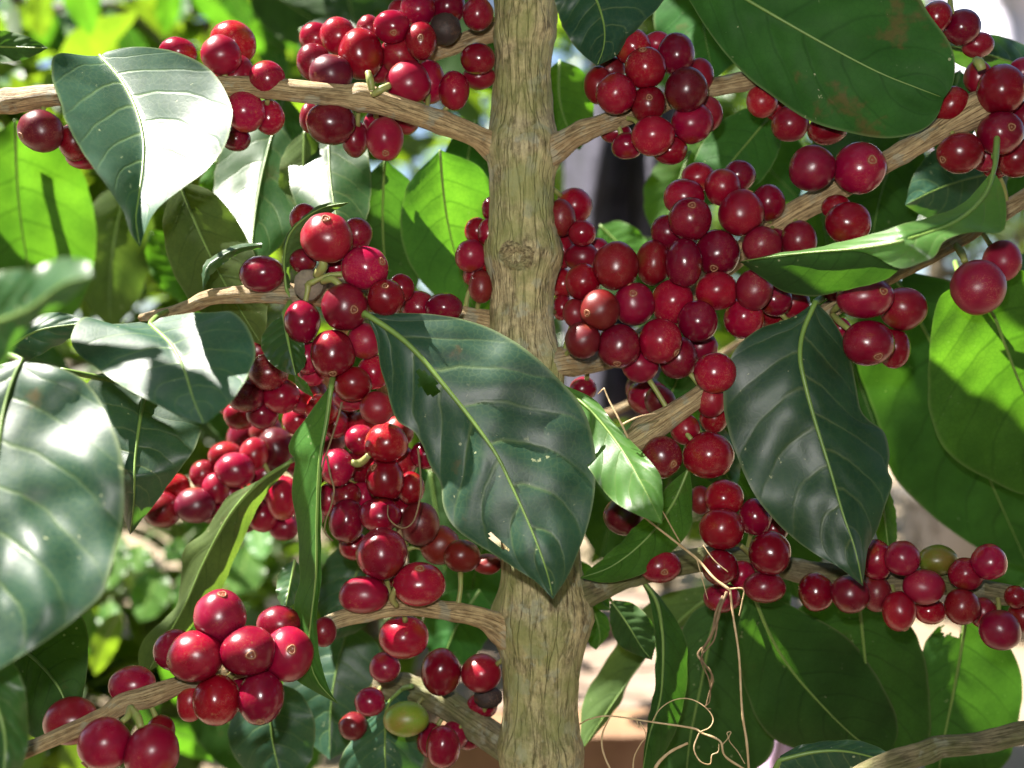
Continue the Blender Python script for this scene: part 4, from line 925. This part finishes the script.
# ------------------------------------------------------------------ ground and surroundings
def gh(x, y):
    t = min(1, max(0, (y - 1.2) / 6)); t = t * t * (3 - 2 * t)
    return GZ + .62 * t + .02 * noise.noise(Vector((x * 1.5, y * 1.5, 0))) + (.004 * (y - 7) if y > 7 else 0)
gv, gf, gu = [], [], []
ys = [-60, -20, -6, -2, -.5] + [i * .25 for i in range(0, 40)] + [10 + i * 2 for i in range(0, 15)] + [45, 70, 120, 200]
xs = [-200, -90, -40, -20] + [-10 + i * .4 for i in range(51)] + [20, 40, 90, 200]
for y in ys:
    for x in xs: gv.append(Vector((x, y, gh(x, y)))); gu.append((x, y))
nx = len(xs)
for i in range(len(ys) - 1):
    for j in range(nx - 1): gf.append((i * nx + j, i * nx + j + 1, (i + 1) * nx + j + 1, (i + 1) * nx + j))
tag(mesh_obj('ground', gv, gf, M['ground'], None, gu), None, None, None, 'structure')

def shrub(x, y, h, rad, n, ll, label, seed, cat='coffee tree', group='coffee bushes behind', name='coffee_bush', lo=.15, mat='far', trunk_r=.02):
    r = random.Random(seed); z0 = gh(x, y)
    root = empty(name, Vector((x, y, z0)), label, cat, group)
    g = Geo()
    ps = spline([Vector((x, y, z0 - .02)), Vector((x + r.uniform(-.05, .05) * h, y, z0 + h * .5)), Vector((x + r.uniform(-.08, .08) * h, y, z0 + h * .95))], 24)
    g.add(tube_geo(ps, [trunk_r * (1 - .7 * i / 23) for i in range(24)], 12, axis_disp(trunk_r * .06, trunk_r * .08, seed)))
    mesh_obj('trunk', g.v, g.f, M['fartrunk'], root, g.u, ps[0])
    lg = Geo(); bg = Geo(); nl = max(6, int(n / 24))
    for k in range(nl):
        t = lo + (1 - lo) * (k + r.random()) / nl
        p0 = ps[min(23, int(t * 23))]; az = r.uniform(0, 6.28)
        reach = rad * (.55 + .45 * r.random()) * math.sin(math.pi * min(.97, .15 + .8 * t)) ** .5
        tip = p0 + Vector((math.cos(az) * reach, math.sin(az) * reach, h * r.uniform(-.05, .10)))
        q = spline([p0, p0.lerp(tip, .5) + Vector((0, 0, .06 * h * r.random())), tip], 12)
        bg.add(tube_geo(q, [trunk_r * (.4 - .3 * i / 11) for i in range(12)], 6))
        for m in range(24):
            s = r.random() ** .7; c = q[min(11, int(s * 11.9))] + Vector((r.gauss(0, ll * .45), r.gauss(0, ll * .45), r.gauss(0, ll * .4)))
            dr = Vector((math.cos(az) + r.gauss(0, .8), math.sin(az) + r.gauss(0, .8), r.gauss(-.35, .45))).normalized()
            nm = Vector((r.gauss(0, .5), r.gauss(0, .5), 1)); nm = (nm - dr * nm.dot(dr)).normalized()
            L = ll * r.uniform(.7, 1.2)
            if shades(c, L * .5): continue
            lg.add(blade(c, dr, nm, L, L * .24, 4, .3))
    mesh_obj('branch', bg.v, bg.f, M['fartrunk'], root, bg.u, ps[12])
    mesh_obj('crown', lg.v, lg.f, M[mat], root, lg.u, ps[12])
    return root
bushes = [(-.62, 1.25, 1.5, .42, 620, .13, 'coffee bush close behind the upper left leaves'), (-.18, 1.5, 1.7, .45, 560, .13, 'coffee bush behind the cherries left of trunk'),
          (-1.15, 1.9, 1.8, .6, 560, .14, 'coffee bush filling the far left edge'), (.10, 2.5, 1.5, .55, 420, .14, 'coffee bush seen right behind the trunk'),
          (-.75, 2.7, 2.0, .7, 520, .15, 'taller coffee bush farther back at left'), (.36, 2.4, 1.9, .36, 480, .14, 'coffee bush behind the right clusters'),
          (-1.9, 3.2, 2.2, .8, 480, .16, 'wide coffee bush at the far left rear'), (1.05, 4.5, 1.9, .6, 320, .15, 'coffee bush behind the upper right corner'), (.55, 4.0, 1.9, .7, 380, .16, 'farther coffee bush right of centre')]
for i, b in enumerate(bushes):
    shrub(b[0], b[1], b[2], b[3], b[4], b[5], b[6], 40 + i, 'coffee bush', lo=.22)
trees_far = [(-4.5, 8, 6, 2.4), (-1.8, 9, 7, 2.6), (1.0, 10, 7, 2.6), (-7.5, 10, 7, 2.8), (4.2, 11, 6.5, 2.4), (7.5, 10, 6, 2.4), (-3.0, 13, 9, 3.2), (2.5, 14, 9, 3.2), (7, 15, 9, 3.4), (-9, 15, 9, 3.4)]
for i, (x, y, h, rd) in enumerate(trees_far):
    shrub(x, y, h, rd, 900, .34, 'shade tree far behind the coffee bushes, blurred green', 80 + i, 'tree', 'shade trees far behind', 'shade_tree', .18, 'far', .12)

# leaf shell added out of view behind the camera and overhead to block skylight
rw = random.Random(23); wg = Geo(); cw = Vector((0, .25, 1.0))
for k in range(6500):
    v_ = Vector((rw.gauss(0, 1), rw.gauss(0, 1), rw.gauss(0, 1))).normalized()
    c = cw + v_ * rw.uniform(1.3, 3.0)
    if c.y > .55 or c.z < .25 or in_view(c, 1.5): continue
    if v_.z > .35 and v_.y < .1 and abs(v_.x) < .6 and rw.random() < .5: continue
    L_ = rw.uniform(.22, .34)
    if any(math.hypot(x - c.dot(e1), y - c.dot(e2)) < L_ * .5 for (x, y) in LT) or shades(c, L_ * .5): continue
    dr = Vector((rw.gauss(0, 1), rw.gauss(0, 1), rw.gauss(-.3, .6))).normalized()
    nm = (v_ + Vector((rw.gauss(0, .4), rw.gauss(0, .4), rw.gauss(0, .4)))).normalized(); nm = (nm - dr * nm.dot(dr)).normalized()
    wg.add(blade(c, dr, nm, L_, L_ * .25, 4, .3))
tag(mesh_obj('unseen_leaf_screen', wg.v, wg.f, M['dark'], None, wg.u, cw), None, None, None, 'stuff')

# boards lying behind the trunk foot, basin, cloths
def box_board(x0, y0, x1, y1, d, th, dep, mat, label, rot=0.0):
    a = P(x0, y0, d); b = P(x1, y1, d); n = 24; vv, ff, uu = [], [], []
    hh = th * d / F
    prof = [(-1, -.82), (-.9, -1), (.9, -1), (1, -.82), (1, .82), (.9, 1), (-.9, 1), (-1, .82)]
    for i in range(n):
        c = a.lerp(b, i / (n - 1)) + Vector((0, 0, .003 * noise.noise(Vector((i * .4, th, d)))))
        for (py_, pz_) in prof: vv.append(c + Vector((0, py_ * dep, pz_ * hh))); uu.append((i / n, 0))
    for i in range(n - 1):
        for k in range(8): ff.append((i * 8 + k, i * 8 + (k + 1) % 8, (i + 1) * 8 + (k + 1) % 8, (i + 1) * 8 + k))
    ff.append(tuple(range(8))); ff.append(tuple((n - 1) * 8 + k for k in range(8))[::-1])
    return tag(mesh_obj('wooden_board', vv, ff, M[mat], None, uu, a, smooth=False), label, 'board', 'boards stacked behind the trunk foot')
box_board(430, 742, 760, 735, 1.0, 22, .05, 'board', 'orange-brown board, lowest, behind the trunk foot')
box_board(420, 700, 780, 694, 1.10, 15, .08, 'pale', 'pale sunlit board just above the orange-brown board')
box_board(420, 664, 800, 658, 1.22, 13, .08, 'pale', 'second pale board, behind the first pale one')
box_board(430, 622, 800, 616, 1.34, 17, .08, 'pale', 'pale board at the back, topmost of the boards')

def cloth(x0, y0, x1, y1, d, mat, name, label, cat, folds=4, amp=.03, seed=0, taper=0.0, skew=0.0):
    n, m = 60, 40; vv, ff, uu = [], [], []
    for i in range(m):
        t = i / (m - 1)
        for j in range(n):
            s = j / (n - 1); w = 1 - taper * (1 - t)
            ss = .5 + (s - .5) * w
            x = x0 + (x1 - x0) * ss + skew * t; y = y0 + (y1 - y0) * t + 8 * noise.noise(Vector((s * 3, seed, 0)))
            dd = d + amp * (math.sin(s * folds * 6.28 + 1.2 * math.sin(t * 3) + seed) * (.4 + .6 * t) + .8 * noise.noise(Vector((s * 3, t * 3, seed)))) + amp * 2.2 * (s - .5) ** 2 * 4
            vv.append(P(x, y, dd)); uu.append((s, t))
    for i in range(m - 1):
        for j in range(n - 1): ff.append((i * n + j, i * n + j + 1, (i + 1) * n + j + 1, (i + 1) * n + j))
    o = mesh_obj(name, vv, ff, M[mat], None, uu, vv[0])
    sm = o.modifiers.new('thickness', 'SOLIDIFY'); sm.thickness = .004
    return tag(o, label, cat)
cloth(568, 90, 705, 420, .95, 'grey', 'hanging_cloth', 'dark grey cloth hanging in folds right behind the trunk', 'cloth', 2.2, .03, 1)
cloth(925, -60, 1100, 150, 1.4, 'white', 'hanging_cloth', 'white and lavender cloth at the upper right corner', 'cloth', 1.7, .05, 5)
cloth(740, 690, 850, 900, .8, 'pink', 'hanging_cloth', 'pale pink cloth at the bottom, below the right leaves', 'cloth', 1.2, .03, 9, taper=.5)
# round basin: rim and sloping wall
bc = P(1078, 572, 3.5); g = Geo(); n = 64
prof = [(.10, -.16), (.20, -.15), (.245, .0), (.262, .006), (.262, .016), (.245, .018), (.238, .004), (.195, -.135), (.02, -.14)]
vv, ff, uu = [], [], []
for (r_, z_) in prof:
    for k in range(n):
        a = 2 * math.pi * k / n; vv.append(bc + Vector((math.cos(a) * r_ * 2.3, math.sin(a) * r_ * 2.3, z_ * 2.3))); uu.append((k / n, z_))
for i in range(len(prof) - 1):
    for k in range(n): ff.append((i * n + k, i * n + (k + 1) % n, (i + 1) * n + (k + 1) % n, (i + 1) * n + k))
bz = gh(bc.x, bc.y)
ba = mesh_obj('basin', vv, ff, M['basin'], None, uu, bc); ba.rotation_euler = (0, .40, 0)
tag(ba, 'dark grey round basin behind the lower right cherries', 'basin')

# ------------------------------------------------------------------ light, sky, camera
w = bpy.data.worlds.new('World'); sc.world = w; w.use_nodes = True
nt = w.node_tree; bg = nt.nodes['Background']
sky = nt.nodes.new('ShaderNodeTexSky'); sky.sky_type = 'NISHITA'; sky.sun_disc = False
elev = math.asin(S.z); sky.sun_elevation = elev; sky.sun_rotation = math.atan2(S.x, S.y)
nt.links.new(sky.outputs[0], bg.inputs[0]); bg.inputs[1].default_value = .05
sl = bpy.data.lights.new('sun', 'SUN'); sl.energy = 5.0; sl.angle = math.radians(.5); sl.color = (1, .95, .86)
so = bpy.data.objects.new('sun', sl); link(so); so.rotation_euler = (-S).to_track_quat('-Z', 'Y').to_euler(); so.location = S * 30
# the camera's own flash, whose reflection shows on every cherry
fl = bpy.data.lights.new('camera_flash', 'SPOT'); fl.energy = 1.15; fl.shadow_soft_size = .007; fl.spot_size = math.radians(95); fl.spot_blend = .6; fl.color = (1, .97, .93)
fo = bpy.data.objects.new('camera_flash', fl); link(fo); fo.location = (-.012, -.005, CAMZ + .042); fo.rotation_euler = (math.radians(88), 0, 0)
cam = bpy.data.cameras.new('camera'); co = bpy.data.objects.new('camera', cam); link(co)
co.location = (0, 0, CAMZ); co.rotation_euler = (math.radians(90), 0, 0)
cam.sensor_width = 36; cam.lens = F / 1024 * 36; cam.clip_start = .01; cam.clip_end = 1000
cam.dof.use_dof = True; cam.dof.focus_distance = .395; cam.dof.aperture_fstop = 7.0
sc.camera = co
sc.view_settings.view_transform = 'Standard'; sc.view_settings.look = 'None'; sc.view_settings.gamma = 1; sc.view_settings.exposure = 2.3
sc.cycles.use_denoising = True
sc.cycles.max_bounces = 8; sc.cycles.transparent_max_bounces = 8
sc.cycles.sample_clamp_indirect = 6
